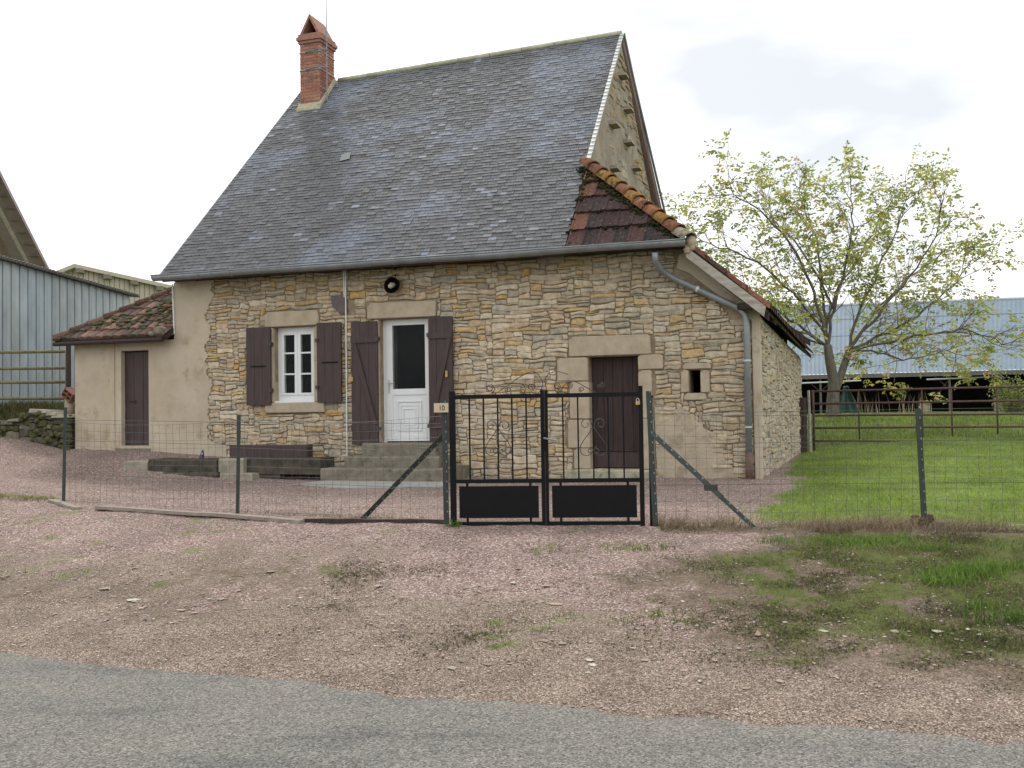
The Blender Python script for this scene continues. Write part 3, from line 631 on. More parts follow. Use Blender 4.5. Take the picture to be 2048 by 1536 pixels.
# ---- chimney
ch = MB(); cu0, cu1 = -3.50, -3.03; cv0 = 3.34; cv1 = min(max(gab(668, 95, cu1)[0], 3.9), 4.5); zt = 9.60
ch.box(hl(cu0+.006, cv0+.006, 7.6), hl(cu1-.006, cv1-.006, zt))
cho = ch.build('chimney', M_BJOINT, house)
bk = MB(); row = 0; z = 7.75
BC = [((.31, .145, .11), 4), ((.27, .12, .09), 3), ((.35, .185, .145), 2), ((.23, .115, .095), 1)]
while z < zt-.05:
    for (a0, a1, f) in ((cu0, cu1, lambda a, b, d: hl(a, cv0+d, b)), (cv0, cv1, lambda a, b, d: hl(cu1-d, a, b)), (cv0, cv1, lambda a, b, d: hl(cu0+d, a, b))):
        a = a0 - (.11 if row % 2 else 0)
        while a < a1-.02:
            p, q = max(a, a0), min(a+.21, a1)
            if q-p > .03: bk.prism([(p+.004, z+.004), (q-.004, z+.004), (q-.004, z+.056), (p+.004, z+.056)], -.004+rnd(-.002, .002), .03, f, vary(pick(BC), .15))
            a += .22
    z += .065; row += 1
bk.build('brickwork', M_BRICK, cho, stuff=True)
M_CAP = mat('terracotta_band', (.33, .17, .125), (.22, .11, .085), scale=12, rough=.9, bump=.3)
for (e, a, b) in ((.03, zt-.16, zt-.10), (.06, zt-.098, zt-.02), (.03, zt-.018, zt+.045)):
    MB().box(hl(cu0-e, cv0-e, a), hl(cu1+e, cv1+e, b)).build('cornice', M_CAP, cho)
zc = zt+.047; um = (cu0+cu1)/2; zp = zc+.42
for sgn in (-1, 1):                           # two leaning slabs, open at the ends
    ue = um+sgn*.235
    MB().hexa([hl(ue, cv0-.01, zc), hl(ue-sgn*.06, cv0-.01, zc), hl(ue-sgn*.06, cv1, zc), hl(ue, cv1, zc), hl(um+sgn*.005, cv0-.01, zp), hl(um+sgn*.002, cv0-.01, zp-.09), hl(um+sgn*.002, cv1, zp-.09), hl(um+sgn*.005, cv1, zp)]).build('cap_slab', M_CAP, cho)
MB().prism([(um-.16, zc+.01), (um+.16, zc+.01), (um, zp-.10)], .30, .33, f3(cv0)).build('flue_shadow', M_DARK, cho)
fl = MB(); e = .05
sv = lambda v: ZE + RS*(v+.35)
fl.hexa([hl(cu0-e, cv0-.10, sv(cv0-.10)-.02), hl(cu1+e, cv0-.10, sv(cv0-.10)-.02), hl(cu1+e, cv0, sv(cv0)-.02), hl(cu0-e, cv0, sv(cv0)-.02), hl(cu0-e, cv0-.07, sv(cv0-.1)+.10), hl(cu1+e, cv0-.07, sv(cv0-.1)+.10), hl(cu1+e, cv0, sv(cv0)+.11), hl(cu0-e, cv0, sv(cv0)+.11)])
fl.hexa([hl(cu1, cv0-.07, sv(cv0-.07)-.02), hl(cu1+e, cv0-.07, sv(cv0-.07)-.02), hl(cu1+e, cv1, min(sv(cv1), 8.85)), hl(cu1, cv1, min(sv(cv1), 8.85)), hl(cu1, cv0-.07, sv(cv0-.07)+.12), hl(cu1+e*.6, cv0-.07, sv(cv0-.07)+.10), hl(cu1+e*.6, cv1, min(sv(cv1), 8.85)+.12), hl(cu1, cv1, min(sv(cv1), 8.85)+.14)])
fl.build('mortar_flashing', mat('flashing_mortar', (.42, .39, .28), (.26, .235, .16), scale=9, rough=.95, bump=.4, spots=(.42, .28, .08), spot_scale=6, spot_t=.62), cho)
# antenna mast strapped to the chimney
mast_u, mast_v = cu1+.10, cv0+.12
ant = thing('antenna_mast', 'thin grey antenna mast strapped to the brick chimney', 'antenna', HW(mast_u, mast_v, 8.25))
MB().tube([(0, 0, -.05), (0, 0, 3.2)], .014, 6).build('mast', M_ZINC, ant)
def rotp(u, v, z): q = U3*u + W3*v; return (q[0], q[1], z)
for zz in (.62, 1.0):
    s_ = MB(); r_ = [(cu0-.012, cv0-.012), (cu1+.012, cv0-.012), (cu1+.012, cv1+.012), (cu0-.012, cv1+.012)]
    for (a, b) in zip(r_, r_[1:]+r_[:1]): s_.tube([rotp(a[0]-mast_u, a[1]-mast_v, zz), rotp(b[0]-mast_u, b[1]-mast_v, zz)], .014, 4)
    s_.build('strap', M_ZINCL, ant)
    MB().tube([rotp(-.42, -.16, zz+.0), rotp(-.14, -.15, zz+.03), rotp(.03, -.02, zz+.04)], .014, 5).build('bracket', M_ZINC, ant)

# ---- right lean-to roof
hipT, hipE = (3.28, 1.28, 5.64), (5.13, -.35, 4.05)
SL = (5.64-3.08)/(6.237-3.28)
shz = lambda u: 5.64 - SL*(u-3.28)
lr = MB()
poly = [(3.28, 1.28), (5.10, -.30), (6.237, -.30), (6.674, 7.2), (3.46, 7.2)]
n = len(poly); lr.add([hl(u, v, shz(u)-.10) for u, v in poly] + [hl(u, v, shz(u)-.02) for u, v in poly], [tuple(range(n))[::-1], tuple(range(n, 2*n))] + [(i, (i+1) % n, n+(i+1) % n, n+i) for i in range(n)])
lro = lr.build('lean_to_roof', M_OLDW, house)
TC = [((.058, .036, .036), 5), ((.075, .040, .036), 3), ((.042, .032, .032), 3), ((.17, .075, .05), .25)]
def tile(f, a, b, s0, s1, col, name, parent, mt=M_TILE, lift=.03, hump=.022):
    prof = [(0, hump), (.10, hump), (.16, .004), (.45, .004), (.51, hump*.6), (.57, .004), (.9, .004), (1, .012)]
    vs = []; m = len(prof)
    for (s, l) in ((s0, lift), (s1, .004)):
        for (k, h) in prof: vs.append(f(a+(b-a)*k, s, h+l))
    for (k, h) in prof: vs.append(f(a+(b-a)*k, s0+.004, 0))
    fs = [(i, i+1, m+i+1, m+i) for i in range(m-1)] + [(2*m+i, 2*m+i+1, i+1, i) for i in range(m-1)]
    return MB().add(vs, fs, vary(col, .2)).build(name, mt, parent)
hs = (hipT[2]-ZE)/RS*RL                       # slope length of the hipped front
MB().add([roofp(UG-.02, 0, -.02), roofp(hipE[0]+.02, 0, -.02), roofp(hipT[0], hs+.05, -.02), roofp(UG-.02, hs+.05, -.02)], [(0, 1, 2, 3)]).build('hip_boards', M_OLDW, lro)
nr = 5
for r in range(nr):
    s0, s1 = hs*r/nr, hs*(r+1)/nr+.08
    ulim = hipE[0] - (hipE[0]-UG)*((s0+s1-.08)/2)/hs + .04; u = UG+.02
    while u < ulim-.05:
        b = min(u+.235, ulim); first = u < UG+.05
        tile(roofp, u, b, s0+rnd(-.012, .012), s1, (.15, .075, .052) if first and r in (1, 3, 4) else pick(TC), 'roof_tile', lro, lift=.045+rnd(-.006, .01)); u += .237
# hip tiles
A, B = np.array(roofp(hipE[0]+.06, -.02, .05)), np.array(roofp(UG-.02, hs+.12, .07)); nh = 11
HC = [((.25, .115, .07), 4), ((.29, .165, .055), 3), ((.21, .10, .07), 3), ((.17, .115, .08), 2)]
ax = (B-A)/np.linalg.norm(B-A); side = np.cross(ax, (0, 0, 1.)); side /= np.linalg.norm(side); upv = np.cross(side, ax)
for i in range(nh):
    p, q = A+(B-A)*(i/nh), A+(B-A)*((i+1.12)/nh); vs = []; m = 9
    sh = rnd(-.02, .02)
    for (c, r, l) in ((p, .135, .03), (q, .105, .0), (p, .112, .028), (q, .085, 0)):
        for k in range(m):
            an = pi*(-.08+1.16*k/(m-1)); vs.append(c + side*(cos(an)*r+sh) + upv*(sin(an)*r*.85+l-.03))
    fs = [(k, k+1, m+k+1, m+k) for k in range(m-1)] + [(k+1, k, 2*m+k, 2*m+k+1) for k in range(m-1)] + [(2*m+k+1, 2*m+k, 3*m+k, 3*m+k+1) for k in range(m-1)]
    MB().add(vs, fs, vary(pick(HC) if i else (.30, .27, .22), .2)).build('hip_tile', M_HIP, lro, smooth=True)
ms = MB()
def blob(mb, c, r, col=(1, 1, 1), sq=.6):
    vs = []; n, m = 6, 3
    for j in range(1, m+1):
        ph = pi*j/(m+1)
        for k in range(n):
            q = r*rnd(.7, 1.2); vs.append((c[0]+q*sin(ph)*cos(2*pi*k/n), c[1]+q*sin(ph)*sin(2*pi*k/n), c[2]+q*sq*cos(ph)))
    vs += [(c[0], c[1], c[2]+r*sq), (c[0], c[1], c[2]-r*sq)]
    fs = [(j*n+k, (j+1)*n+k, (j+1)*n+(k+1) % n, j*n+(k+1) % n) for j in range(m-1) for k in range(n)] + [(m*n, k, (k+1) % n) for k in range(n)] + [(m*n+1, (m-1)*n+(k+1) % n, (m-1)*n+k) for k in range(n)]
    mb.add(vs, fs, col)
for i in range(150):
    t = rnd(0, 1); c = A+(B-A)*t - side*0 + np.array((-.10-rnd(0, .14)*random.random(), -.05, -.09+rnd(-.04, .03))); blob(ms, c, rnd(.02, .055))
for i in range(90):
    s = rnd(0, .9)*hs; u = rnd(UG+.05, hipE[0]-(hipE[0]-UG)*s/hs); blob(ms, np.array(roofp(u, round(s/hs*5)/5*hs+rnd(-.05, .05), .035)), rnd(.015, .04), sq=.4)
for i in range(40):
    s = rnd(.6, 1)*hs if random.random() < .7 else rnd(0, hs); blob(ms, np.array(roofp(UG+rnd(-.02, .07), s, .04)), rnd(.02, .05))
ms.build('moss', M_MOSS, lro, smooth=True, stuff=True)
blob_end = MB(); blob(blob_end, np.array(hl(5.19, -.33, 4.04)), .085, sq=1.1); blob(blob_end, np.array(hl(5.14, -.33, 3.93)), .06, sq=1.3); blob(blob_end, np.array(hl(5.21, -.30, 3.97)), .07, sq=1.0); blob_end.build('mortar_end', M_SLAB, lro, smooth=True)
# tiles of the slope falling to the right
fsh = lambda a, s, h: hl(3.28+s/sqrt(1+SL*SL)*1.0, a, shz(3.28+s/sqrt(1+SL*SL))+h)
rest = MB(); tot = (6.30-3.28)*sqrt(1+SL*SL)
for r in range(10):
    for k in range(33):
        a = -.33+k*.229; s1 = tot-r*.385; s0 = s1-.43; uu = 3.28+(s1-.2)/sqrt(1+SL*SL)
        if a < 1.28-(uu-3.28)*.876-.05: continue
        if a > 7.1: continue
        du = (a+.3)*.0583*(s1/tot)                 # the eave swings out towards the back
        c = vary(pick([((.22, .095, .06), 2), ((.085, .055, .042), 4), ((.15, .07, .05), 2)]), .2)
        prof = [(0, .03), (.12, .03), (.2, .008), (.9, .008), (1, .02)]; vs = []
        for (s, l) in ((s1, .035), (s0, .002)):
            for (q, h) in prof: p_ = fsh(a+q*.232, s, h+l); vs.append((p_[0]+du, p_[1], p_[2]-du*SL))
        for (q, h) in prof: p_ = fsh(a+q*.232, s1, 0); vs.append((p_[0]+du, p_[1], p_[2]-du*SL-.01))
        m = len(prof); rest.add(vs, [(i+1, i, m+i, m+i+1) for i in range(m-1)] + [(i, i+1, 2*m+i+1, 2*m+i) for i in range(m-1)], c)
        if k == 0 or a < 1.28-(uu-3.28)*.876+.2:      # closed front edge
            rest.add([vs[0], vs[m], fsh(a, s0, -.03), fsh(a, s1, -.03)], [(0, 1, 2, 3)], c)
rest.build('right_slope_tiles', M_TILE, lro, stuff=True)
# barge board, rafter ends, soffit
b0, b1 = (5.12, 3.97), (6.25, 3.02)
MB().prism([(b0[0], b0[1]-.155), (b1[0]-.03, b1[1]-.135), (b1[0], b1[1]+.01), (b0[0], b0[1]+.0)], -.335, -.285, f3(0)).build('barge_board', M_GREYW, lro)
for k in range(9):
    v = -.1+k*.86; du = (v+.3)*.0583
    MB().hexa([hl(5.6+du, v, shz(5.6)-.24), hl(6.26+du, v, shz(6.26)-.22), hl(6.26+du, v+.09, shz(6.26)-.22), hl(5.6+du, v+.09, shz(5.6)-.24), hl(5.6+du, v, shz(5.6)-.11), hl(6.26+du, v, shz(6.26)-.10), hl(6.26+du, v+.09, shz(6.26)-.10), hl(5.6+du, v+.09, shz(5.6)-.11)]).build('rafter_end', M_OLDW, lro)
MB().tube([hl(5.86, -.10, 3.06), hl(6.05, -.30, 3.055)], .06, 8).build('purlin_end', M_OLDW, lro)
# lean-to side wall (swings outward to the back)
swu = lambda v: UC+.0494*v
sw = MB(); sw.hexa([hl(swu(0)-.45, .04, .2), hl(swu(0), .04, .2), hl(swu(7), 7, .2), hl(swu(7)-.45, 7, .2), hl(swu(0)-.45, .04, 2.95), hl(swu(0), .04, 2.95), hl(swu(7), 7, 2.62), hl(swu(7)-.45, 7, 2.62)])
swo = sw.build('side_wall', mat('side_mortar', (.38, .335, .265), (.25, .215, .165), scale=5, rough=.95, bump=.7), house)
fsw = lambda a, b, d: hl(swu(a)-d-.004, a, b)
lay(rubble(.10, 7.0, .45, 2.93, lambda v, z: z < 2.93-.047*v, cw=.055, ch=.036, wide=(4, 11)), fsw, swo, 60, lambda v, z: tuple(.45*x+.55*y for x, y in zip(pick(PAL), (.36, .325, .265))), proud=(.002, .034))
MB().hexa([hl(3.2, .5, 2.62), hl(UC-.2, .5, 2.62), hl(swu(7)-.2, 7, 2.4), hl(3.2, 7, 2.4), hl(3.2, .5, 2.7), hl(UC-.2, .5, 2.7), hl(swu(7)-.2, 7, 2.5), hl(3.2, 7, 2.5)]).build('loft_floor', M_DARK, house)
MB().box(hl(3.2, 6.9, .3), hl(6.3, 7.0, 2.6)).build('lean_to_back_wall', M_GREYR, house)

# ---- gutter and downpipe
def gutter():
    mb = MB(); pts = []
    us = np.linspace(UL-.06, 5.13, 40); n = 9; vs = []
    for u in us:
        zc = 4.055 + .006*math.sin(u*2.1) - .004*(u+4)/9
        for rr in (.085, .076):
            for k in range(n): an = pi+pi*k/(n-1); vs.append(hl(u, -.43+rr*cos(an), zc+rr*sin(an)))
    m = len(us); fs = []
    for i in range(m-1):
        for k in range(n-1):
            a = i*2*n+k; fs += [(a, a+1, a+2*n+1, a+2*n), (a+n+1, a+n, a+3*n, a+3*n+1)]
        a = i*2*n; fs += [(a, a+2*n, a+3*n, a+n), (a+n-1, a+2*n-1, a+4*n-1, a+3*n-1)]
    fs += [tuple(range(n)), tuple((m-1)*2*n+k for k in range(n))]
    mb.add(vs, fs); g = mb.build('gutter', M_ZINC, house, smooth=True)
    MB().tube([hl(UL-.06, -.515, 4.062), hl(5.13, -.515, 4.055)], .011, 6).build('bead', M_ZINC, g, smooth=True)
    for u in np.arange(UL+.3, 5.1, .62): MB().tube([hl(u, -.43+.088*cos(a), 4.055+.088*sin(a)) for a in np.linspace(pi, 2*pi, 8)], .008, 4).build('gutter_hook', M_ZINC, g)
    MB().box(hl(UL+.1, -.36, 3.985), hl(5.1, -.33, 4.03)).build('fascia', M_OLDW, g)
    MB().box(hl(UL+.1, -.32, 3.995), hl(5.1, .03, 4.02)).build('soffit', M_OLDW, g)
gutter()
q = [fac(1310, 505, .43), fac(1311, 522, .38), fac(1322, 540, .22), fac(1345, 556, .10), fac(1478, 616, .10), fac(1490, 630, .10), fac(1493, 650, .10), fac(1498, 905, .10), fac(1499, 955, .10)]
of = [-.43, -.38, -.22, -.10, -.10, -.10, -.10, -.10, -.10]
dp = [hl(a, o_, z) for (a, z), o_ in zip(q, of)]
dpo = MB().tube(dp[:8], .048, 12).build('downpipe', M_ZINC, house, smooth=True)
MB().tube([dp[7], (dp[8][0], dp[8][1], .5-HZ)], .056, 12).build('pipe_shoe', mat('rust_shoe', (.15, .085, .07), (.09, .05, .045), rough=.8), dpo, smooth=True)
for t in (.28, .8):
    c = np.array(dp[6])*(1-t)+np.array(dp[7])*t; MB().tube([c-np.array((0, 0, .014)), c+np.array((0, 0, .014))], .054, 12).build('pipe_collar', M_ZINCL, dpo)
c = (np.array(dp[3])*.62+np.array(dp[4])*.38); d_ = (np.array(dp[4])-np.array(dp[3])); d_ /= np.linalg.norm(d_); MB().tube([c-d_*.02, c+d_*.02], .053, 12).build('pipe_collar', M_ZINCL, dpo)
# cables / conduits on the wall
cu_, cz_ = fac(691, 545, .03); cu2, cz2 = fac(694, 912, .03)
MB().tube([hl(cu_, -.03, cz_), hl(cu2, -.03, cz2)], .011, 6).build('white_conduit', M_PVC, house)
MB().tube([hl(cu_-.035, -.03, cz_+.02), hl(cu_-.028, -.03, cz_-.42)], .011, 6).build('white_conduit', M_PVC, house)
MB().box(hl(cu_-.05, -.05, cz_-.02), hl(cu_+.02, .02, cz_+.03)).build('conduit_box', M_ZINCL, house)
MB().tube([hl(cu_+.1, -.04, cz_-.1), hl(cu_+.28, -.06, cz_-.06), hl(cu_+.33, -.1, cz_-.08)], .014, 6).build('wall_hook', M_GREYW, house)
a1 = fac(346, 565, .03); a2 = fac(349, 666, .03)
MB().tube([hl(UL+.03, -.035, 3.96), hl(UL+.06, -.035, 3.06), hl(UL-.02, -.035, 3.04)], .013, 6).build('white_conduit', M_PVC, house)
# wall lamp: black enamel reflector with a clear bulb
lu, lz = fac(786, 571, .1)
lamp = MB(); n = 16; vs = []
for (r, y) in ((.14, -.16), (.125, -.10), (.07, -.03), (.03, .02), (.134, -.158), (.12, -.105), (.065, -.04)):
    for k in range(n): vs.append(hl(lu+r*cos(2*pi*k/n), y+.02*sin(2*pi*k/n), lz+r*sin(2*pi*k/n)))
R_ = lambda a, b: [(a*n+k, a*n+(k+1) % n, b*n+(k+1) % n, b*n+k) for k in range(n)]
lamp.add(vs, R_(1, 0)+R_(2, 1)+R_(3, 2)+R_(4, 5)+R_(5, 6)+R_(0, 4)+[tuple(6*n+k for k in range(n))])
lo_ = lamp.build('wall_lamp', M_BLACK, house, smooth=True)
MB().tube([hl(lu, .0, lz+.02), hl(lu, .0, lz+.32)], .012, 6).build('lamp_cable', M_BLACK, lo_)
bu = MB(); bu.tube([hl(lu+.02, -.06, lz+.02), hl(lu+.015, -.10, lz+.012), hl(lu, -.15, lz), hl(lu-.015, -.19, lz-.03), hl(lu-.02, -.215, lz-.04)], [.025, .038, .05, .042, .01], 10)
bu.build('bulb', mat('bulb_glass', (.36, .345, .29), (.28, .27, .23), rough=.15, bump=0), lo_, smooth=True)

# ---- window
wi = MB(); a, b, c, d = HOLES['window']; V0 = .13
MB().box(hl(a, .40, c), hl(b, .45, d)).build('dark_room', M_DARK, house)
wn = MB()
for (p, q_) in (((a, c), (a+.07, d)), ((b-.07, c), (b, d)), ((a+.07, d-.085), (b-.07, d)), ((a+.07, c), (b-.07, c+.12))): wn.box(hl(p[0], V0, p[1]), hl(q_[0], V0+.07, q_[1]))
wno = wn.build('window', M_PVC, house)
MB().box(hl(a-.05, V0-.13, c-.012), hl(b, V0+.0, c+.018)).build('white_sill', M_PVC, wno)
mid = (a+b)/2
for (p, q_) in ((a+.07, mid-.002), (mid+.002, b-.07)):
    sf = MB(); z0, z1 = c+.12, d-.085; fwid = .058
    for bx_ in ((p, z0, p+fwid, z1), (q_-fwid, z0, q_, z1), (p+fwid, z0, q_-fwid, z0+fwid*.6), (p+fwid, z1-fwid*.8, q_-fwid, z1)): sf.box(hl(bx_[0], V0-.018, bx_[1]), hl(bx_[2], V0+.045, bx_[3]))
    sf.build('sash', M_PVC, wno)
    hgt = (z1-z0)/3
    for k in (1, 2): MB().box(hl(p+fwid, V0-.012, z0+hgt*k-.014), hl(q_-fwid, V0+.03, z0+hgt*k+.014)).build('glazing_bar', M_PVC, wno)
    for k in range(3): MB().box(hl(p+fwid-.005, V0+.008, z0+hgt*k+.01), hl(q_-fwid+.005, V0+.014, z0+hgt*(k+1)-.01)).build('pane', M_GLASS, wno)
# ---- front door
a, b, c, d = HOLES['door']; V1 = .14
dr = MB()
for bx_ in ((a, c, a+.055, d), (b-.055, c, b, d), (a+.055, d-.06, b-.055, d)): dr.box(hl(bx_[0], V1, bx_[1]), hl(bx_[2], V1+.08, bx_[3]))
dro = dr.build('front_door', M_PVC, house)
p, q_ = a+.057, b-.057; z0, z1 = c+.02, d-.062; gz0, gz1 = fac(776, 778)[1], fac(776, 650)[1]; st_ = .115
lf = MB()
for bx_ in ((p, z0, p+st_, z1), (q_-st_, z0, q_, z1), (p+st_, gz1, q_-st_, z1), (p+st_, gz0-.10, q_-st_, gz0), (p+st_, z0, q_-st_, z0+.10)): lf.box(hl(bx_[0], V1-.012, bx_[1]), hl(bx_[2], V1+.05, bx_[3]))
lf.box(hl(p+st_, V1+.004, z0+.10), hl(q_-st_, V1+.04, gz0-.10))
lfo = lf.build('door_leaf', M_PVC, dro)
def frame(mb, x0, x1, y0, y1, wd, v0, v1):
    for bx_ in ((x0, y0, x1, y0+wd), (x0, y1-wd, x1, y1), (x0, y0+wd, x0+wd, y1-wd), (x1-wd, y0+wd, x1, y1-wd)): mb.box(hl(bx_[0], v0, bx_[1]), hl(bx_[2], v1, bx_[3]))
mm = MB(); zc0, zc1 = z0+.17, gz0-.20
frame(mm, p+.19, q_-.19, zc0, zc1, .022, V1-.012, V1+.006); frame(mm, p+.25, q_-.25, zc0+.05, zc1-.07, .016, V1-.006, V1+.006); frame(mm, p+.30, q_-.30, zc0+.09, zc1-.13, .014, V1-.008, V1+.006); mm.build('raised_moulding', M_PVC, dro)
MB().box(hl(p+st_-.004, V1+.006, gz0-.004), hl(q_-st_+.004, V1+.012, gz1+.004)).build('pane', M_GLASS, dro)
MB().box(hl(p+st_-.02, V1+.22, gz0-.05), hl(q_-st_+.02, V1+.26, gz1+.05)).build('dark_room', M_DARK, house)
hz_ = gz0+.10
MB().box(hl(p+.035, V1-.022, hz_-.17), hl(p+.065, V1-.013, hz_+.05)).build('handle_plate', M_ZINCL, dro)
MB().tube([hl(p+.05, V1-.02, hz_), hl(p+.05, V1-.06, hz_), hl(p+.16, V1-.06, hz_+.004)], .011, 8).build('door_handle', M_ZINCL, dro)
# ---- small door (dark old planks)
a, b, c, d = HOLES['small']; V2 = .20
sd_ = MB().box(hl(a, V2+.04, c), hl(b, V2+.08, d)).build('small_door', M_DARK, house)
x = a; k = 0
for wd in (.19, .14, .17, .15, .13):
    x1 = min(x+wd, b); MB().box(hl(x+.003, V2+rnd(-.004, .004), c+.26), hl(x1-.003, V2+.039, d)).build('plank', M_OLDW, sd_); x = x1
MB().box(hl(a+.004, V2-.008, c+.012), hl(b-.004, V2+.038, c+.25)).build('kick_board', M_BROWN, sd_)
# ---- left lean-to door
a, b, c, d = LD; x = a
ld = MB().box(hl(a, .13, c), hl(b, .16, d)).build('plank_door', M_DARK, house)
for k in range(3): MB().box(hl(a+(b-a)*k/3+.003, .09+rnd(-.003, .003), c+.02), hl(a+(b-a)*(k+1)/3-.003, .128, d-.01)).build('plank', M_BROWN, ld)
MB().tube([hl(a+.12, .07, 1.86), hl(a+.22, .055, 1.87), hl(a+.24, .08, 1.82)], .012, 6).build('latch', M_IRON, ld)
fr = MB(); fr.box(hl(a-.24, -.03, c-.05), hl(a-.14, -.013, d+.18)); fr.build('door_board', mat('cream_board', (.46, .40, .29), (.34, .28, .19), scale=7, rough=.9, stretch=(1, 1, .3)), house)
MB().box(hl(a-.14, -.02, .92), hl(b+.04, .12, c)).build('door_sill', M_STEP, house)
# ---- shutters
def shutter(x0, x1, y0, y1, brace, planks, v0=-.075, hinge=1):
    s_ = MB().box(hl(x0, v0+.018, y0+.01), hl(x1, v0+.030, y1-.01)).build('shutter', M_BROWN, house); w_ = (x1-x0)/planks
    for k in range(planks): MB().box(hl(x0+w_*k+.002, v0+rnd(-.001, .001), y0+rnd(0, .004)), hl(x0+w_*(k+1)-.002, v0+.017, y1-rnd(0, .004))).build('plank', M_BROWN, s_)
    if brace:
        for (zz, h_) in ((y0+.23, .10), (y1-.36, .10)): MB().box(hl(x0+.0, v0-.024, zz), hl(x1, v0-.002, zz+h_)).build('rail', M_BROWN, s_)
        za, zb = y0+.335, y1-.365
        pl = [(x1-.09, za), (x1-.005, za), (x0+.10, zb), (x0+.015, zb)] if brace > 0 else [(x0+.005, za), (x0+.09, za), (x1-.015, zb), (x1-.10, zb)]
        MB().prism(pl, -.024, -.002, f3(v0)).build('brace', M_BROWN, s_)
    else:
        MB().box(hl(x0+.10, v0-.012, (y0+y1)/2-.012), hl(x1-.10 if hinge > 0 else x1-.06, v0-.002, (y0+y1)/2+.010)).build('bar', M_BLACK, s_)
    for zz in (y0+.26, y1-.30): 
        xh = x1 if hinge > 0 else x0
        MB().box(hl(xh-.02, v0-.03, zz-.03), hl(xh+.03, v0+.05, zz+.03)).build('hinge', M_IRON, s_)
    MB().box(hl(x0+.05, v0+.031, y0+.2), hl(x1-.05, .06, y0+.24)).build('wall_stay', M_IRON, s_)
    return s_
g = lambda x, y: fac(x, y, .07)
shutter(g(487, 0)[0], g(535, 0)[0], g(510, 811)[1], g(510, 655)[1], 0, 3, hinge=1)
shutter(g(627, 0)[0], g(675, 0)[0], g(650, 805)[1], g(650, 645)[1], 0, 3, hinge=-1)
s3 = shutter(g(695, 0)[0], g(747, 0)[0], g(722, 889)[1], g(722, 643)[1], 1, 3, hinge=1)
s4 = shutter(g(848, 0)[0], g(896, 0)[0], g(872, 884)[1], g(872, 633)[1], -1, 3, hinge=-1)
u_, z_ = g(704, 758); MB().box(hl(u_-.05, -.10, z_-.04), hl(u_+.03, -.076, z_+.03)).build('brass_lock', M_BRASS, s3)
u_, z_ = g(894, 748); MB().box(hl(u_-.02, -.10, z_-.05), hl(u_+.02, -.076, z_+.05)).build('brass_lock', M_BRASS, s4)
# ---- steps of the front door, sill of the small door
def worn_block(name, x0, x1, v0, v1, z0, z1, m, parent=None, j=.012):
    mb = MB(); nx = max(3, int((x1-x0)/.14)); P = []
    prof = [(v1, z0), (v0, z0), (v0-.002, z1-.025), (v0+.022, z1), (v1, z1)]
    vs = []
    for i in range(nx+1):
        x = x0+(x1-x0)*i/nx; dz = rnd(-j, j)*.6; dv = rnd(-j, j)
        for k, (v, z) in enumerate(prof): vs.append(hl(x, v+(dv if 0 < k < 4 else 0), z+(dz if k > 1 else 0)))
    n = len(prof); fs = [(i*n+k, i*n+k+1, (i+1)*n+k+1, (i+1)*n+k) for i in range(nx) for k in range(n-1)] + [tuple(range(n))[::-1], tuple(nx*n+k for k in range(n))]
    fs = [f[::-1] for f in fs]
    return mb.add(vs, fs).build(name, m, parent)
worn_block('step', -.23, 1.08, -.34, .13, .86, 1.078, M_STEP, house)
worn_block('step', -.38, 1.27, -.68, -.0, .66, .885, M_STEP, house)
worn_block('step', -.62, 1.52, -1.02, .0, .40, .712, M_STEP, house)
worn_block('door_sill', 3.12, 4.55, -.12, .2, .47, .655, mat('mossy_sill', (.40, .37, .29), (.22, .21, .14), scale=6, rough=.95, spots=(.12, .13, .06), spot_scale=8, spot_t=.58), house)

# ---- left lean-to: roof and body
lu0 = -6.38
lb = MB(); lb.box(hl(lu0, .25, .4), hl(UL+.06, 5.0, 2.95)); lb.build('outbuilding_wall', M_RENDER, house)
eL, eR = (-6.62, -.28, 2.97), (UL+.06, -.28, 3.03)
hv, hz2 = 2.18, 4.65
LS = (hz2-3.0)/(hv+.28)
def lroof(u, s, h=0.0):
    k = sqrt(1+LS*LS); v = -.28+s/k; return hl(u, v-h*LS/k, 3.0+LS*s/k+h/k)
ls = (hv+.28)*sqrt(1+LS*LS)
lm = MB(); A_, B_, C_ = lroof(-6.6, 0, -.07), lroof(UL+.06, 0, -.07), lroof(UL+.06, ls, -.07); D_ = hl(-6.6, 5.2, 2.95)
A2, B2, C2 = lroof(-6.6, 0, 0), lroof(UL+.06, 0, 0), lroof(UL+.06, ls, 0); D2 = hl(-6.6, 5.2, 3.0); E1, E2 = hl(UL+.06, 5.2, hz2-.07), hl(UL+.06, 5.2, hz2)
lm.add([A_, B_, C_, A2, B2, C2], [(2, 1, 0), (3, 4, 5), (0, 1, 4, 3), (1, 2, 5, 4), (2, 0, 3, 5)])
lm.add([A_, C_, E1, D_, A2, C2, E2, D2], [(4, 5, 6, 7), (3, 2, 1, 0), (0, 3, 7, 4), (3, 2, 6, 7)])
lmo = lm.build('outbuilding_roof', M_OLDW, house)
nrw = 11; TL = [((.165, .095, .075), 4), ((.12, .075, .06), 3), ((.085, .062, .052), 3), ((.22, .14, .11), 2), ((.07, .062, .048), 2)]
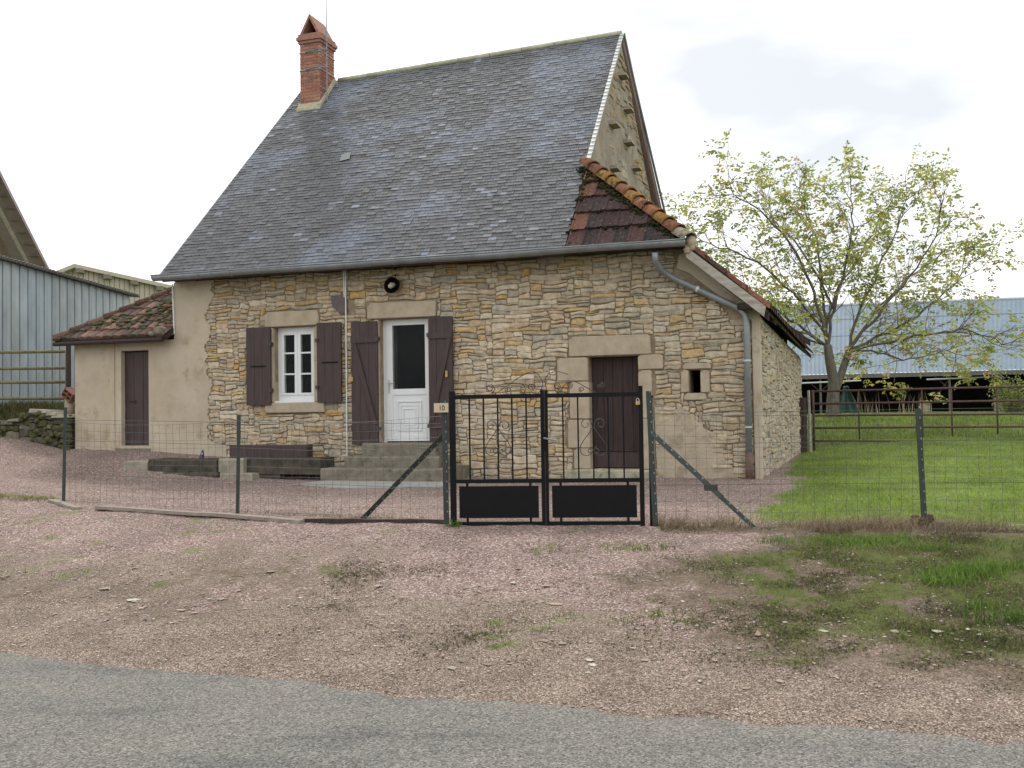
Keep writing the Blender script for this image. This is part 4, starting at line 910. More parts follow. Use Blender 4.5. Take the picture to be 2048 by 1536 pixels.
for r in range(nrw):
    s0, s1 = ls*r/nrw, ls*(r+1)/nrw+.06; ul_ = -6.6+(UL+.06+6.6)*((r+.1)/nrw); u = UL+.04
    while u > ul_-.02:
        b = u; a = max(u-.19, ul_-.05); u -= .192
        if b-a < .04: continue
        vs = []; prof = [(0, .004), (.2, .026), (.5, .034), (.8, .026), (1, .004)]; l0 = .03+rnd(-.006, .012); jj = rnd(-.015, .015)
        for (s, l) in ((s0+jj, l0), (s1, .004)):
            for (k, h) in prof: vs.append(lroof(a+(b-a)*k, s, h+l))
        for (k, h) in prof: vs.append(lroof(a+(b-a)*k, s0+jj+.004, .0))
        m = 5; MB().add(vs, [(i, i+1, m+i+1, m+i) for i in range(m-1)] + [(2*m+i, 2*m+i+1, i+1, i) for i in range(m-1)], vary(pick(TL), .25)).build('roof_tile', M_TILE, lmo)
mo = MB()
for i in range(420):
    s = rnd(.1, .95)*ls; u = rnd(-6.4+2.3*s/ls, UL)
    if fbm(u*1.7+3, s*1.7) > .50: blob(mo, np.array(lroof(u, s, .05)), rnd(.025, .075), sq=.45)
mo.build('moss', mat('green_moss', (.10, .095, .03), (.045, .045, .018), scale=20, rough=1, bump=.8), lmo, smooth=True, stuff=True)
MB().tube([lroof(-6.62, -.03, -.05), lroof(UL+.0, -.03, -.05)], .045, 6).build('eave_beam', M_OLDW, lmo)
blob_e = MB(); blob(blob_e, np.array(lroof(UL-.10, .12, .03)), .14, sq=.7); blob(blob_e, np.array(lroof(UL-.22, .05, .02)), .10, sq=.6); blob_e.build('mortar_end', M_STEP, lmo, smooth=True)
hp = MB()
for i in range(12):
    t0, t1 = i/12, (i+1.1)/12; P0 = np.array(lroof(-6.6+(UL+6.66)*t0, ls*t0, .05)); P1 = np.array(lroof(-6.6+(UL+6.66)*t1, ls*t1, .04)); MB().tube([P0, P1], [.075, .06], 8, vary((.13, .085, .065), .3)).build('hip_tile', M_TILE, lmo, smooth=True)
# added dark board: shuts out sky behind the wall head, keeps the gap shaded
MB().hexa([hl(swu(0)-.30, .06, 2.5), hl(swu(0)-.26, .06, 2.5), hl(swu(7)-.26, 6.98, 2.3), hl(swu(7)-.30, 6.98, 2.3), hl(swu(0)-.30, .06, shz(swu(0)-.28)-.11), hl(swu(0)-.26, .06, shz(swu(0)-.28)-.11), hl(swu(7)-.26, 6.98, shz(swu(7)-.28)-.11), hl(swu(7)-.30, 6.98, shz(swu(7)-.28)-.11)]).build('gap_shade_board', M_OLDW, lro)

# ------------------------------------------------------------------ garden gate (two leaves)
GL = on_ground(902, 1048); GR = on_ground(1290, 1052)
gd = GR-GL; GYAW = atan2(gd[1], gd[0]); Gx = np.array([cos(GYAW), sin(GYAW), 0]); Gn = np.array([-sin(GYAW), cos(GYAW), 0])
def gp_(x, y):                                # pixel -> (s, z) on the gate plane, relative to GL
    d = ray(x, y); t = ((GL-EYE) @ Gn)/(d @ Gn); p = EYE+d*t; return (float((p-GL) @ Gx), float(p[2]-GL[2]))
def zp(x, y): return gp_(860+x/4.267, 720+y/4.267)
GH = gp_(902, 792)[1]; GW_ = gp_(1290, 1050)[0]; MID = gp_(1090, 900)[0]; GB = gp_(1000, 1047)[1]; GM = gp_(1000, 962)[1]
def spiral(c, r0, r1, a0, turns, n=18): return [(c[0]+(r0+(r1-r0)*k/n)*cos(a0+2*pi*turns*k/n), c[1]+(r0+(r1-r0)*k/n)*sin(a0+2*pi*turns*k/n)) for k in range(n+1)]
def wire(parent, pts, name='scroll', r=.0042, m=None): return MB().tube([(x, -.01, z) for x, z in pts], r, 5).build(name, m or M_IRON, parent, smooth=True)
def smooth_path(P, n=6):
    P = [np.array(p) for p in P]; out = []
    for i in range(len(P)-1):
        p0, p1, p2, p3 = P[max(i-1, 0)], P[i], P[i+1], P[min(i+2, len(P)-1)]
        for k in range(n):
            t = k/n; out.append(tuple(.5*((2*p1)+(-p0+p2)*t+(2*p0-5*p1+4*p2-p3)*t*t+(-p0+3*p1-3*p2+p3)*t**3)))
    return out+[tuple(P[-1])]
def leaf(x0, x1, label, left):
    g_ = thing('garden_gate', label, 'gate', GL, GYAW, 'double garden gate leaves'); t = .02
    fr = MB(); wl, wr = (.058, .038) if left else (.032, .045)
    top = GH-.012
    fr.box((x0, -t, GB-.03 if not left else GB-.02), (x0+wl, t, GH+.045)); fr.box((x1-wr, -t, GB-.03), (x1, t, GH+.045 if left else GH+.07))
    for z, h in ((top, .042), (GM, .040), (GB, .038)): fr.box((x0+wl, -t+.003, z-h/2), (x1-wr, t-.003, z+h/2))
    fr.build('frame', M_BLACK, g_)
    a, b = x0+wl, x1-wr
    for k in range(5):
        x = a+(b-a)*(k+1)/6; MB().box((x-.0075, -.0075, GM+.02), (x+.0075, .0075, top-.021)).build('bar', M_BLACK, g_)
    pz0, pz1 = gp_(1000, 1036)[1], gp_(1000, 972)[1]
    MB().box((a+.03, -.006, pz0), (b-.03, .006, pz1)).build('panel', M_BLACK, g_)
    for x in (a+(b-a)*.13, a+(b-a)*.87):
        for (z0, z1) in ((GB+.019, pz0), (pz1, GM-.02)): MB().box((x-.012, -.008, z0), (x+.012, .008, z1)).build('panel_tab', M_BLACK, g_)
    xc = a+(b-a)*.5; s = (b-a)/745*1.0*4.267/4.267       # zoom-pixel -> metres
    zc = zp(565, 590)[1]
    for sg in (-1, 1):
        P = [(x*sg, z) for x, z in ((.012, 0), (.06, -75), (.0, 0))]
        path = [(xc+sg*s*x, zc-s*y) for x, y in ((6, -5), (40, 50), (85, 110), (110, 165), (98, 210), (60, 228), (20, 212), (5, 190))]
        wire(g_, smooth_path(path))
        sp_ = spiral((xc+sg*s*60, zc+s*32), s*52, s*16, (-pi*.75 if sg > 0 else -pi*.25), 1.25*sg*-1)
        wire(g_, smooth_path([(xc+sg*s*4, zc-s*6)]+sp_[2:], 3))
        wire(g_, spiral((xc+sg*s*28, zc-s*185), s*28, s*10, pi/2, 1.1*sg))
    return g_
gl_ = leaf(0.0, MID-.0015, 'left leaf of black iron garden gate, next to the number plate', True)
gr_ = leaf(MID+.0015, GW_, 'right leaf of black iron garden gate, holding the brass padlock', False)
for par, paths in ((gl_, [[(540, 302), (620, 247), (720, 177), (800, 127), (860, 103), (905, 110), (945, 150), (962, 200), (950, 250), (915, 292)], [(760, 200), (800, 215), (815, 260), (790, 292)]]),
                   (gr_, [[(985, 215), (985, 160), (1020, 115), (1080, 98), (1130, 108), (1180, 125)], [(1080, 290), (1120, 255), (1150, 210), (1190, 188), (1240, 186), (1320, 225), (1425, 287)]])):
    for p in paths: wire(par, smooth_path([zp(*q) for q in p]), 'crest')
for par, c, r, tn in ((gl_, (515, 243), 42, 1.6), (gl_, (668, 256), 30, -1.5), (gl_, (862, 232), 34, 1.6), (gl_, (790, 268), 22, 1.2), (gr_, (1082, 222), 34, 1.6), (gr_, (1110, 268), 22, -1.2), (gr_, (1295, 248), 26, -1.5), (gr_, (1190, 215), 28, 1.5), (gr_, (1475, 215), 24, -1.5), (gr_, (1440, 225), 16, 1.4)):
    k = .001172; C0 = zp(*c); wire(par, spiral(C0, r*k, r*k*.25, -pi/2, tn), 'crest')
hx, hz0 = zp(975, 665)
MB().tube([(hx, -.03, hz0), (hx, -.06, hz0), (hx+.13, -.062, hz0-.028)], .009, 6).build('handle', M_ZINC, gl_)
MB().box((hx-.012, -.028, hz0-.12), (hx+.014, -.0205, hz0+.05)).build('lock_plate', M_BLACK, gl_)
# padlock
px_, pz_ = zp(1772, 362)
pk = thing('padlock', 'small brass padlock hanging on the right gate leaf', 'padlock', GL+Gx*px_+np.array([0, 0, pz_])-Gn*.03, GYAW)
MB().box((-.02, -.012, -.022), (.02, .012, .014)).build('body', M_BRASS, pk)
MB().tube([(-.013, 0, .012), (-.013, 0, .03), (0, 0, .042), (.013, 0, .03), (.013, 0, .012)], .004, 6).build('shackle', M_ZINCL, pk)
# ------------------------------------------------------------------ wire fences
def tpost(parent, base, top, wd=.045, holes=True, m=None):
    base = np.array(base); top = np.array(top); ax = top-base; h = np.linalg.norm(ax); ax /= h
    x = np.array([1., 0, 0]); x -= ax*(x @ ax); x /= np.linalg.norm(x); y = np.cross(ax, x); mb = MB()
    def bx(a0, a1, b0, b1, c0, c1): mb.hexa([base+x*p+y*q+ax*r for r in (c0, c1) for p, q in ((a0, b0), (a1, b0), (a1, b1), (a0, b1))])
    bx(-wd/2, wd/2, -.003, .003, -.15, h); bx(-.003, .003, .003, wd*.8, -.15, h)
    o = mb.build('post', m or M_GREENP, parent)
    if holes:
        hb = MB()
        for k in range(int(h/.10)): c = base+ax*(.12+k*.10)-y*.0045+x*wd*.22; hb.hexa([c+x*p+y*q+ax*r for r in (-.009, .009) for p, q in ((-.005, -.001), (.005, -.001), (.005, .001), (-.005, .001))])
        hb.build('post_holes', M_ZINC, o, stuff=True)
    return o
def mesh_net(parent, feet, tops_h, cell=(.102, .102), r=.0016, sag=.02, name='wire_mesh'):
    mb = MB(); L0 = 0
    for (a, b, h0, h1) in zip(feet, feet[1:], tops_h, tops_h[1:]):
        a = np.array(a); b = np.array(b); ln = np.linalg.norm((b-a)[:2]); nv = max(2, int(round(ln/cell[0])))
        nh = 10
        def P(t, k):
            base = a+(b-a)*t; gzv = base[2]; h = h0+(h1-h0)*t; z = gzv+.03+(h-.03)*(k/nh)
            wob = .012*(vn(t*ln*2.3+k*.7, k*.9+3)-.5)*2; sg = -sag*math.sin(pi*t)*(k/nh)
            return np.array([base[0], base[1]+wob*1.5, z+sg+wob*.6])
        for i in range(nv+1): mb.tube([P(i/nv, k) for k in range(0, nh+1, 1)], r, 3, cap=False)
        for k in range(nh+1): mb.tube([P(i/(nv*1), k) for i in range(0, nv+1, 2)]+([P(1, k)] if nv % 2 else []), r*(1.25 if k in (0, nh) else 1), 3, cap=False)
    return mb.build(name, M_WIRE, parent, stuff=False)
pA, pB, pC = on_ground(127, 1005), on_ground(475, 1027), on_ground(893, 1047)
fl_ = thing('wire_fence', 'green steel post and wire mesh fence left of the gate', 'fence', pA)
loc = lambda p, o: tuple(np.array(p)-o)
def topof(px, py, base): return atY(px, py, base[1])
for base, tp, wd in ((pA, (131, 815), .04), (pB, (478, 830), .04), (pC, (888, 798), .055)):
    tpost(fl_, loc(base, pA), loc(topof(*tp, base), pA), wd, holes=wd > .05)
s0 = topof(886, 872, pC); s1 = on_ground(727, 1036); tpost(fl_, loc(s1, pA), loc(s0, pA), .05).name = 'strut'
mesh_net(fl_, [loc(p, pA) for p in (pA, pB, pC)], [.98, 1.02, 1.08], sag=.05)
for hgt in (.35, .75, 1.0): MB().tube([loc(p+np.array([0, -.004, hgt]), pA) for p in (pA, pB, pC)], .0022, 4).build('tension_wire', M_WIRE, fl_)
pD, pE = on_ground(1311, 1052), on_ground(1849, 1050); pG = pE+(pE-pD)*1.0; pG[2] = g1(pG[0], pG[1])
fr_ = thing('wire_fence', 'green steel post and wire mesh fence right of the gate, before the lawn', 'fence', pD)
for base, tp, wd in ((pD, (1297, 782), .055), (pE, (1836, 818), .055)): tpost(fr_, loc(base, pD), loc(topof(*tp, base), pD), wd, holes=wd > .05)
tpost(fr_, loc(pG, pD), loc(pG+np.array([-.05, 0, 1.1]), pD), .05, False)
s0 = topof(1303, 866, pD); s1 = on_ground(1508, 1055); m_ = s0*.42+s1*.58
tpost(fr_, loc(m_-np.array([0, .03, 0]), pD), loc(s0, pD), .05).name = 'strut'; tpost(fr_, loc(s1, pD), loc(m_+(m_-s1)*.06, pD), .042).name = 'strut'
c = loc(m_, pD); MB().box((c[0]-.06, c[1]-.04, c[2]-.03), (c[0]+.06, c[1]+.02, c[2]+.03)).build('strut_clamp', M_GREENP, fr_)
mesh_net(fr_, [loc(p, pD) for p in (pD, pE, pG)], [1.10, 1.08, 1.08], sag=.03)
for hgt in (.4, .8, 1.1): MB().tube([loc(p+np.array([0, -.004, hgt]), pD) for p in (pD, pE, pG)], .0022, 4).build('tension_wire', M_WIRE, fr_)
be = MB(); 
for k in range(9): blob(be, (pE[0]-pD[0]+rnd(-.08, .08), pE[1]-pD[1]+rnd(-.06, .06), pE[2]-pD[2]+rnd(0, .08)), rnd(.04, .08), (.06, .042, .028))
be.build('earth_clod', M_CHIP, fr_, smooth=True)
# gate hinge post at the right
hp_ = GR+Gx*.075+Gn*.06; hp_[2] = g1(hp_[0], hp_[1])
hpo = thing('gate_post', 'short black square post behind the right gate hinge', 'post', hp_, GYAW)
MB().box((-.022, -.022, -.2), (.022, .022, GH-.02)).build('shaft', M_BLACK, hpo); MB().box((-.028, -.028, GH-.02), (.028, .028, GH+.0)).build('cap', M_BLACK, hpo)
# number plate
q0 = atY(868, 825, pC[1]-.03); q1 = atY(897, 806, pC[1]-.03); wp, hp2 = q1[0]-q0[0], q1[2]-q0[2]
pl = thing('number_plate', 'small beige house number plate reading 10 on the left gate post', 'sign', q0, GYAW)
MB().box((0, -.004, 0), (wp, .004, hp2)).build('plate', M_PLATE, pl)
tcu = bpy.data.curves.new('numerals', 'FONT'); tcu.body = '10'; tcu.size = hp2*.82; tcu.extrude = .0008; tcu.align_x = 'CENTER'
to = bpy.data.objects.new('tmp', tcu); COL.objects.link(to); dg = bpy.context.evaluated_depsgraph_get(); tm = bpy.data.meshes.new_from_object(to.evaluated_get(dg)); bpy.data.objects.remove(to)
for v_ in tm.vertices: x_, y_, z_ = v_.co; v_.co = (x_*.82+wp*.54, -.0055-z_, y_+hp2*.21)
tm.name = 'numerals'; link('numerals', tm, M_BLACK, pl)
for xx in (.03, .97): MB().tube([(wp*xx, -.004, hp2*.5), (wp*xx, -.007, hp2*.5)], .004, 8).build('screw', M_BRASS, pl)
# planks lying along the fence foot
def plank(p0, p1, w_, h_, label, m=M_BOARD, lift=.015):
    a, b = on_ground(*p0), on_ground(*p1); d = b-a; ln = np.linalg.norm(d); o = thing('plank', label, 'plank', a+np.array([0, 0, lift]), 0, 'boards lying along the fence foot') if False else None
    mb = MB(); t = d/ln; s_ = np.cross((0, 0, 1.), t); s_ /= np.linalg.norm(s_); n = 8; vs = []
    for i in range(n+1):
        c = d*i/n; zz = g1(a[0]+c[0], a[1]+c[1])-a[2]; bend = max(zz, c[2]*1.0); j = rnd(-.004, .004)
        for (q, r) in ((-.5, 0), (.5, 0), (.5, 1), (-.5, 1)): vs.append(np.array([c[0], c[1], bend+.0])+s_*w_*q+np.array([0, 0, h_*r-.01+j]))
    fs = [(i*4+k, i*4+(k+1) % 4, (i+1)*4+(k+1) % 4, (i+1)*4+k) for i in range(n) for k in range(4)]+[(3, 2, 1, 0), tuple(n*4+k for k in range(4))]
    o = mb.add(vs, [f[::-1] for f in fs]).build('plank', m); o.location = tuple(float(x) for x in a+np.array([0, 0, lift])); tag(o, label, 'plank', 'boards lying along the fence foot'); return o
plank((197, 1018), (603, 1047), .10, .035, 'long weathered grey plank lying below the left fence')
plank((103, 1004), (157, 1021), .09, .03, 'short grey board lying at the foot of the leftmost fence post')
plank((608, 1044), (893, 1046), .05, .045, 'dark edging board under the mesh between plank and gate', M_OLDW, .0)

# ------------------------------------------------------------------ in front of the house
bt = thing('stone_trough', 'low blackened stone bench of long blocks before the window', 'stone bench', HW(-2.6, -.8, .5), -YAW)
def tb(name, x0, x1, y0, y1, o0, o1, m):      # pixel box with front offset o0
    u0, z0 = fac(x0, y0, o0); u1, _ = fac(x1, y0, o0); _, z1 = fac(x0, y1, o0)
    o = worn_block(name, u0, u1, -o0, -o1, z1, z0, m, None, .014)
    for v_ in o.data.vertices: v_.co.x += 2.6; v_.co.y += .8
    o.parent = bt
M_PALEB = mat('pale_block', (.33, .30, .235), (.17, .155, .12), scale=6, rough=.95, bump=.5)
tb('block', 247, 294, 922, 952, 1.02, .55, M_PALEB); tb('block', 296, 434, 919, 946, 1.0, .5, M_TROUGH); tb('block', 436, 486, 917, 949, 1.02, .5, M_PALEB); tb('block', 488, 640, 916, 948, .92, .45, M_TROUGH)
tb('base_slab', 255, 330, 948, 965, 1.12, .6, M_PALEB); tb('base_slab', 325, 436, 944, 965, 1.06, .6, M_TROUGH); tb('base_slab', 440, 505, 947, 966, 1.10, .6, M_PALEB); tb('base_slab', 507, 560, 944, 966, .9, .45, M_TROUGH)
u0, z0 = fac(459, 918, .75); u1, z1 = fac(613, 890, .75)
pb = thing('planter_box', 'long dark brown wooden planter box on the stone bench', 'planter', HW((u0+u1)/2, -.65, z0), -YAW)
hw = (u1-u0)/2; hh = z1-z0
MB().box((-hw, -.10, 0), (hw, -.08, hh)).build('front_board', M_BROWN, pb); MB().box((-hw, .08, 0), (hw, .10, hh)).build('back_board', M_BROWN, pb)
for s_ in (-1, 1): MB().box((s_*(hw-.01)-.01, -.08, 0), (s_*(hw-.01)+.01, .08, hh)).build('end_board', M_BROWN, pb)
MB().box((-hw+.02, -.08, 0), (hw-.02, .08, hh*.8)).build('soil', M_DARK, pb)
# dark blue ornament behind the bench
u0, z0 = fac(403, 918, .55)
gn = thing('garden_ornament', 'tiny dark blue garden ornament with pale face behind the stone bench', 'ornament', HW(u0, -.55, fac(403, 922, .55)[1]), -YAW)
MB().tube([(0, 0, -.03), (0, 0, .0), (.0, 0, .06), (.015, 0, .11), (.02, 0, .15), (.035, 0, .20)], [.04, .045, .045, .035, .028, .004], 10).build('body', mat('navy_glaze', (.03, .035, .10), (.02, .02, .06), rough=.4, bump=0), gn, smooth=True)
fb = MB(); blob(fb, (.03, -.025, .125), .022, sq=1); fb.build('face', mat('pale_face', (.5, .36, .33), (.42, .3, .28), rough=.6, bump=0), gn, smooth=True)
# concrete slab before the steps
sl = thing('concrete_slab', 'pale flat concrete slab set in the gravel before the steps', 'slab', HW(.3, -1.5, .5), -YAW)
def slab_piece(P, th=.05, m=M_STEP):
    pts = [on_ground(*p) for p in P]; mb = MB(); n = len(pts); inv = lambda p: ((p-HW(.3, -1.5, .5)) @ U3, (p-HW(.3, -1.5, .5)) @ W3, p[2]-.5)
    vs = [np.array(inv(p))-np.array([0, 0, .06]) for p in pts]+[np.array(inv(p))+np.array([0, 0, .016]) for p in pts]
    mb.add(vs, [tuple(range(n))[::-1], tuple(range(n, 2*n))]+[(i, (i+1) % n, n+(i+1) % n, n+i) for i in range(n)]).build('slab', m, sl)
slab_piece([(585, 970), (700, 978), (890, 974), (890, 960), (660, 962)], m=mat('pale_concrete', (.36, .35, .325), (.24, .235, .22), scale=5, rough=.95))

# dry stone wall at the left
dw = thing('dry_stone_wall', 'low mossy dry stone wall beside the outbuilding', 'wall', HW(-7.3, -.1, 1.0), -YAW)
wf = lambda a, b, d: (a+7.3, d, b-1.0)
def wtop(u): return 1.66-.02*abs(u+6.9)-.13*max(0, -7.1-u)**1.2 + .05*math.sin(u*5)
MB().prism([(-10.6, .6), (-6.42, .6), (-6.42, wtop(-6.5)-.06), (-7.2, wtop(-7.2)-.06), (-8.2, wtop(-8.2)-.06), (-10.6, 1.1)], .04, .75, wf).build('core', M_MOSS, dw)
DP = [((.085, .078, .06), 4), ((.14, .125, .095), 3), ((.06, .058, .04), 3), ((.22, .20, .155), 1), ((.075, .08, .035), 2)]
lay(rubble(-10.5, -6.42, .85, 1.72, lambda u, z: z < wtop(u), cw=.06, ch=.045, wide=(2, 8)), wf, dw, 80, lambda u, z: pick(DP), proud=(.0, .09))
for k in range(9):
    u = -6.6-k*.27; mb = MB(); z = wtop(u)-.03; w_ = rnd(.16, .24); mb.hexa([(u+7.3-w_, -.06+rnd(-.04, .04), z-1.0), (u+7.3+w_, -.08, z-1.0), (u+7.3+w_, .4, z-1.0), (u+7.3-w_, .4, z-1.0), (u+7.3-w_*.9, -.03, z-.94+rnd(-.02, .03)), (u+7.3+w_*.9, -.05, z-.95+rnd(-.02, .03)), (u+7.3+w_*.9, .38, z-.95), (u+7.3-w_*.9, .38, z-.94)], vary(pick(DP), .3) if k > 2 else (.30, .275, .22)); mb.build('cap_stone', M_STONE, dw)
mo = MB()
for i in range(160):
    u = rnd(-9.8, -6.45); z = rnd(.95, wtop(u)); 
    if fbm(u*2, z*3+4) > .5: blob(mo, wf(u, z, -.03-rnd(0, .05)), rnd(.03, .08), sq=.8)
mo.build('moss', MATS['green_moss'], dw, smooth=True, stuff=True)
# clay pipe and broken hollow brick on the wall
cp = thing('clay_pipe', 'upright buff clay pipe stub standing on the mossy stone wall', 'pipe', HW(-6.62, .08, 1.62), -YAW)
MB().tube([(0, 0, 0), (.01, 0, .30)], [.085, .08], 12).build('pipe', mat('buff_clay', (.33, .27, .205), (.22, .175, .13), rough=.9), cp, smooth=True)
hb = thing('hollow_brick', 'broken red hollow brick leaning on top of the clay pipe', 'brick', HW(-6.60, .06, 1.93), -YAW)
mbk = MB()
for (x0, z0, x1, z1) in ((-.12, 0, .12, .02), (-.12, .08, .12, .10), (-.12, .16, .12, .18), (-.12, .02, -.10, .16), (.10, .02, .12, .16), (-.01, .02, .01, .16)):
    mbk.box((x0, -.09, z0), (x1, .09, z1))
bo_ = mbk.build('shell', mat('red_brick_shard', (.20, .085, .062), (.13, .055, .042), rough=.9), hb); bo_.rotation_euler = (0.1, radians(35), 0)

# ------------------------------------------------------------------ tubular farm gates
def tube_gate(name, label, P, Q, rails, posts, m, r=.025, braces=0):
    """P, Q ground ends; rails as heights; built in world coordinates about P"""
    o = thing(name, label, 'farm gate', P); d = Q-P
    for h0, h1 in rails: MB().tube([(0, 0, h0), tuple(d*.5+np.array([0, 0, (h0+h1)/2])), tuple(d+np.array([0, 0, h1]))], r, 8).build('rail', m, o, smooth=True)
    hi = max(h[0] for h in rails); lo = min(h[0] for h in rails)
    for t in posts: MB().tube([tuple(d*t+np.array([0, 0, lo if 0 < t < 1 else 0])), tuple(d*t+np.array([0, 0, hi+(0 if 0 < t < 1 else .03)]))], r*(.8 if 0 < t < 1 else 1.3), 8).build('upright', m, o, smooth=True)
    return o
Pl = atY(134, 800, 19.6); Pl[2] = g1(Pl[0], Pl[1]); Ql = atY(-330, 812, 19.6); Ql[2] = g1(Ql[0], Ql[1])
zl = [atY(134, y, 19.6)[2]-Pl[2] for y in (703, 736, 764, 797)]; zq = [atY(-330, y, 19.6)[2]-Pl[2] for y in (709, 741, 768, 797)]
dPl = Ql-Pl
lgt = tube_gate('farm_gate', 'mossy yellow tubular farm gate before the blue metal shed', Pl, Ql, [(a, b-dPl[2]) for a, b in zip(zl, zq)], (0, .5, 1), M_YTUBE, .03)
pst = atY(137, 700, 19.4); zb_ = g1(pst[0], pst[1])
sp_ = thing('steel_post', 'dark steel post at the outbuilding corner carrying the yellow gate', 'post', (pst[0], pst[1], zb_))
MB().box((-.035, -.035, -.1), (.035, .035, pst[2]-zb_+.12)).build('shaft', M_OLDW, sp_); MB().box((-.045, -.045, pst[2]-zb_+.12), (.045, .045, pst[2]-zb_+.14)).build('cap', M_OLDW, sp_)
Pr = atY(1628, 885, 20.6); Pr[2] = g1(Pr[0], Pr[1]); Qr = atY(2420, 878, 20.6); Qr[2] = g1(Qr[0], Qr[1]); dPr = Qr-Pr
zr = [atY(1628, y, 20.6)[2]-Pr[2] for y in (783, 808, 831, 856, 882)]; zq = [atY(2048, y, 20.6)[2]-Pr[2] for y in (773, 801, 828, 853, 883)]
rl = [(a, a+(b-a)*1.9-dPr[2]) for a, b in zip(zr, zq)]
rg = tube_gate('farm_gate', 'long rusty red tubular farm gate behind the lawn', Pr, Qr, rl, (0, .115, .275, .35, .465, .62, .8, 1), M_RUST, .022)
# wooden post and stone stub wall between house and gate
wp_ = atY(1612, 890, 20.4); wp_[2] = g1(wp_[0], wp_[1])
wpo = thing('wooden_post', 'old grey wooden post between the side wall and the rusty gate', 'post', wp_)
MB().tube([(-.08, 0, -.1), (-.07, 0, .6), (-.06, 0, 1.15)], [.11, .10, .10], 8).build('shaft', M_OLDW, wpo); MB().tube([(.07, -.06, -.1), (.06, -.06, 1.30)], .03, 6).build('pale_stake', M_GREYW, wpo)

# ------------------------------------------------------------------ left background buildings
def rib_wall(parent, P, Q, z0, zt0, zt1, n, m, col, depth=.03, name='sheet', per=4):
    P = np.array(P); Q = np.array(Q); d = Q-P; ln = np.linalg.norm(d[:2]); t = d/ln; nn = np.array([t[1], -t[0], 0]); w_ = ln/n
    for j in range(0, n, per):
        vs = []; k2 = min(per, n-j)
        for i in range(k2):
            for (q, h) in ((0, 0), (.03, -depth), (.11, -depth), (.14, 0), (.5, depth*.25)) + (((1, 0),) if i == k2-1 else ()):
                s = (j+i+q)*w_; f = s/ln; p = P+t*s+nn*h
                vs += [(p[0], p[1], z0), (p[0], p[1], zt0+(zt1-zt0)*f)]
        m2 = len(vs)//2; MB().add(vs, [(2*i, 2*i+2, 2*i+3, 2*i+1) for i in range(m2-1)], vary(col, .12)).build(name, m, parent)
A0, A1 = atY(-140, 500, 19.6), atY(258, 592, 24.6)
A0 = atY(0, 520, 21.0); A1 = atY(258, 592, 24.6); dd = A1-A0; A0 = A0-dd*.8
bs = thing('metal_shed', 'blue grey ribbed metal shed behind the yellow farm gate', 'shed', (A1[0]-2, A1[1], 1.7))
off_ = np.array([A1[0]-2, A1[1], 1.7])
rib_wall(bs, (A0-off_)*np.array([1, 1, 0]), (A1-off_)*np.array([1, 1, 0]), -.4, A0[2]-1.7, A1[2]-1.7, 31, M_BSHED, (.32, .37, .40), .07)
P0, P1 = A0-off_, A1-off_; t_ = (P1-P0)/np.linalg.norm(P1-P0); n_l = np.array([-.95, .35, 0])
MB().hexa([P0+np.array([.12, -.05, -.0]), P1+t_*.25+np.array([.12, -.05, 0]), P1+t_*.25+n_l*6+np.array([0, 0, .8]), P0+n_l*6+np.array([0, 0, .8]), P0+np.array([.12, -.05, .06]), P1+t_*.25+np.array([.12, -.05, .05]), P1+t_*.25+n_l*6+np.array([0, 0, .86]), P0+n_l*6+np.array([0, 0, .86])]).build('roof', M_FIBRE, bs)
cg = MB()
for i in range(70):
    p = P0+(P1+t_*.25-P0)*(i/70); cg.tube([p+np.array([.14, -.06, .04]), p+n_l*.6+np.array([0, 0, .13])], .04, 5)
cg.build('roof_corrugation', M_FIBRE, bs, stuff=True)
MB().add([P1*np.array([1, 1, 0])+np.array([0, .01, -.4]), P1*np.array([1, 1, 0])+np.array([-5, 1.8, -.4]), P1*np.array([1, 1, 0])+np.array([-5, 1.8, P1[2]+.8]), P1+np.array([0, .01, 0])], [(0, 1, 2, 3)], (.2, .26, .3)).build('end_wall', M_BSHED, bs)
# beige building
Yb = 46; pk_ = atY(155, 532, Yb); rt = atY(345, 574, Yb+3); lt = atY(60, 570, Yb); 
bb = thing('beige_shed', 'large beige ribbed metal building behind the blue shed', 'building', (pk_[0], Yb, 2.0))
ob = np.array([pk_[0], Yb, 2.0]); rt2 = pk_+(rt-pk_)*1.8
rib_wall(bb, (pk_-ob)*np.array([1, 1, 0]), (rt2-ob)*np.array([1, 1, 0]), -1, pk_[2]-2-.1, rt2[2]-2-.1, 34, M_BEIGE, (1, 1, 1), .05, per=6)
lt2 = pk_+(lt-pk_)*1.5
rib_wall(bb, (lt2-ob)*np.array([1, 1, 0]), (pk_-ob)*np.array([1, 1, 0]), -1, lt2[2]-2-.1, pk_[2]-2-.1, 14, M_BEIGE, (1, 1, 1), .05, per=6)
M_BROOF2 = mat('beige_trim', (.20, .175, .14), (.15, .13, .10), rough=.8)
for (a, b) in ((pk_, rt2), (lt2, pk_)):
    a = a-ob; b = b-ob; MB().hexa([a+np.array([0, -.35, -.12]), b+np.array([0, -.35, -.12]), b+np.array([0, 12, -.12]), a+np.array([0, 12, -.12]), a+np.array([0, -.35, .06]), b+np.array([0, -.35, .06]), b+np.array([0, 12, .06]), a+np.array([0, 12, .06])]).build('roof', M_BEIGE, bb)
for k in range(6):
    c = (pk_-ob)+(rt2-pk_)*(k*.155+.03)+np.array([0, -.30, -.22]); MB().box(tuple(c-np.array([.14, .2, .1])), tuple(c+np.array([.14, .25, .1]))).build('purlin_end', M_BROOF2, bb)
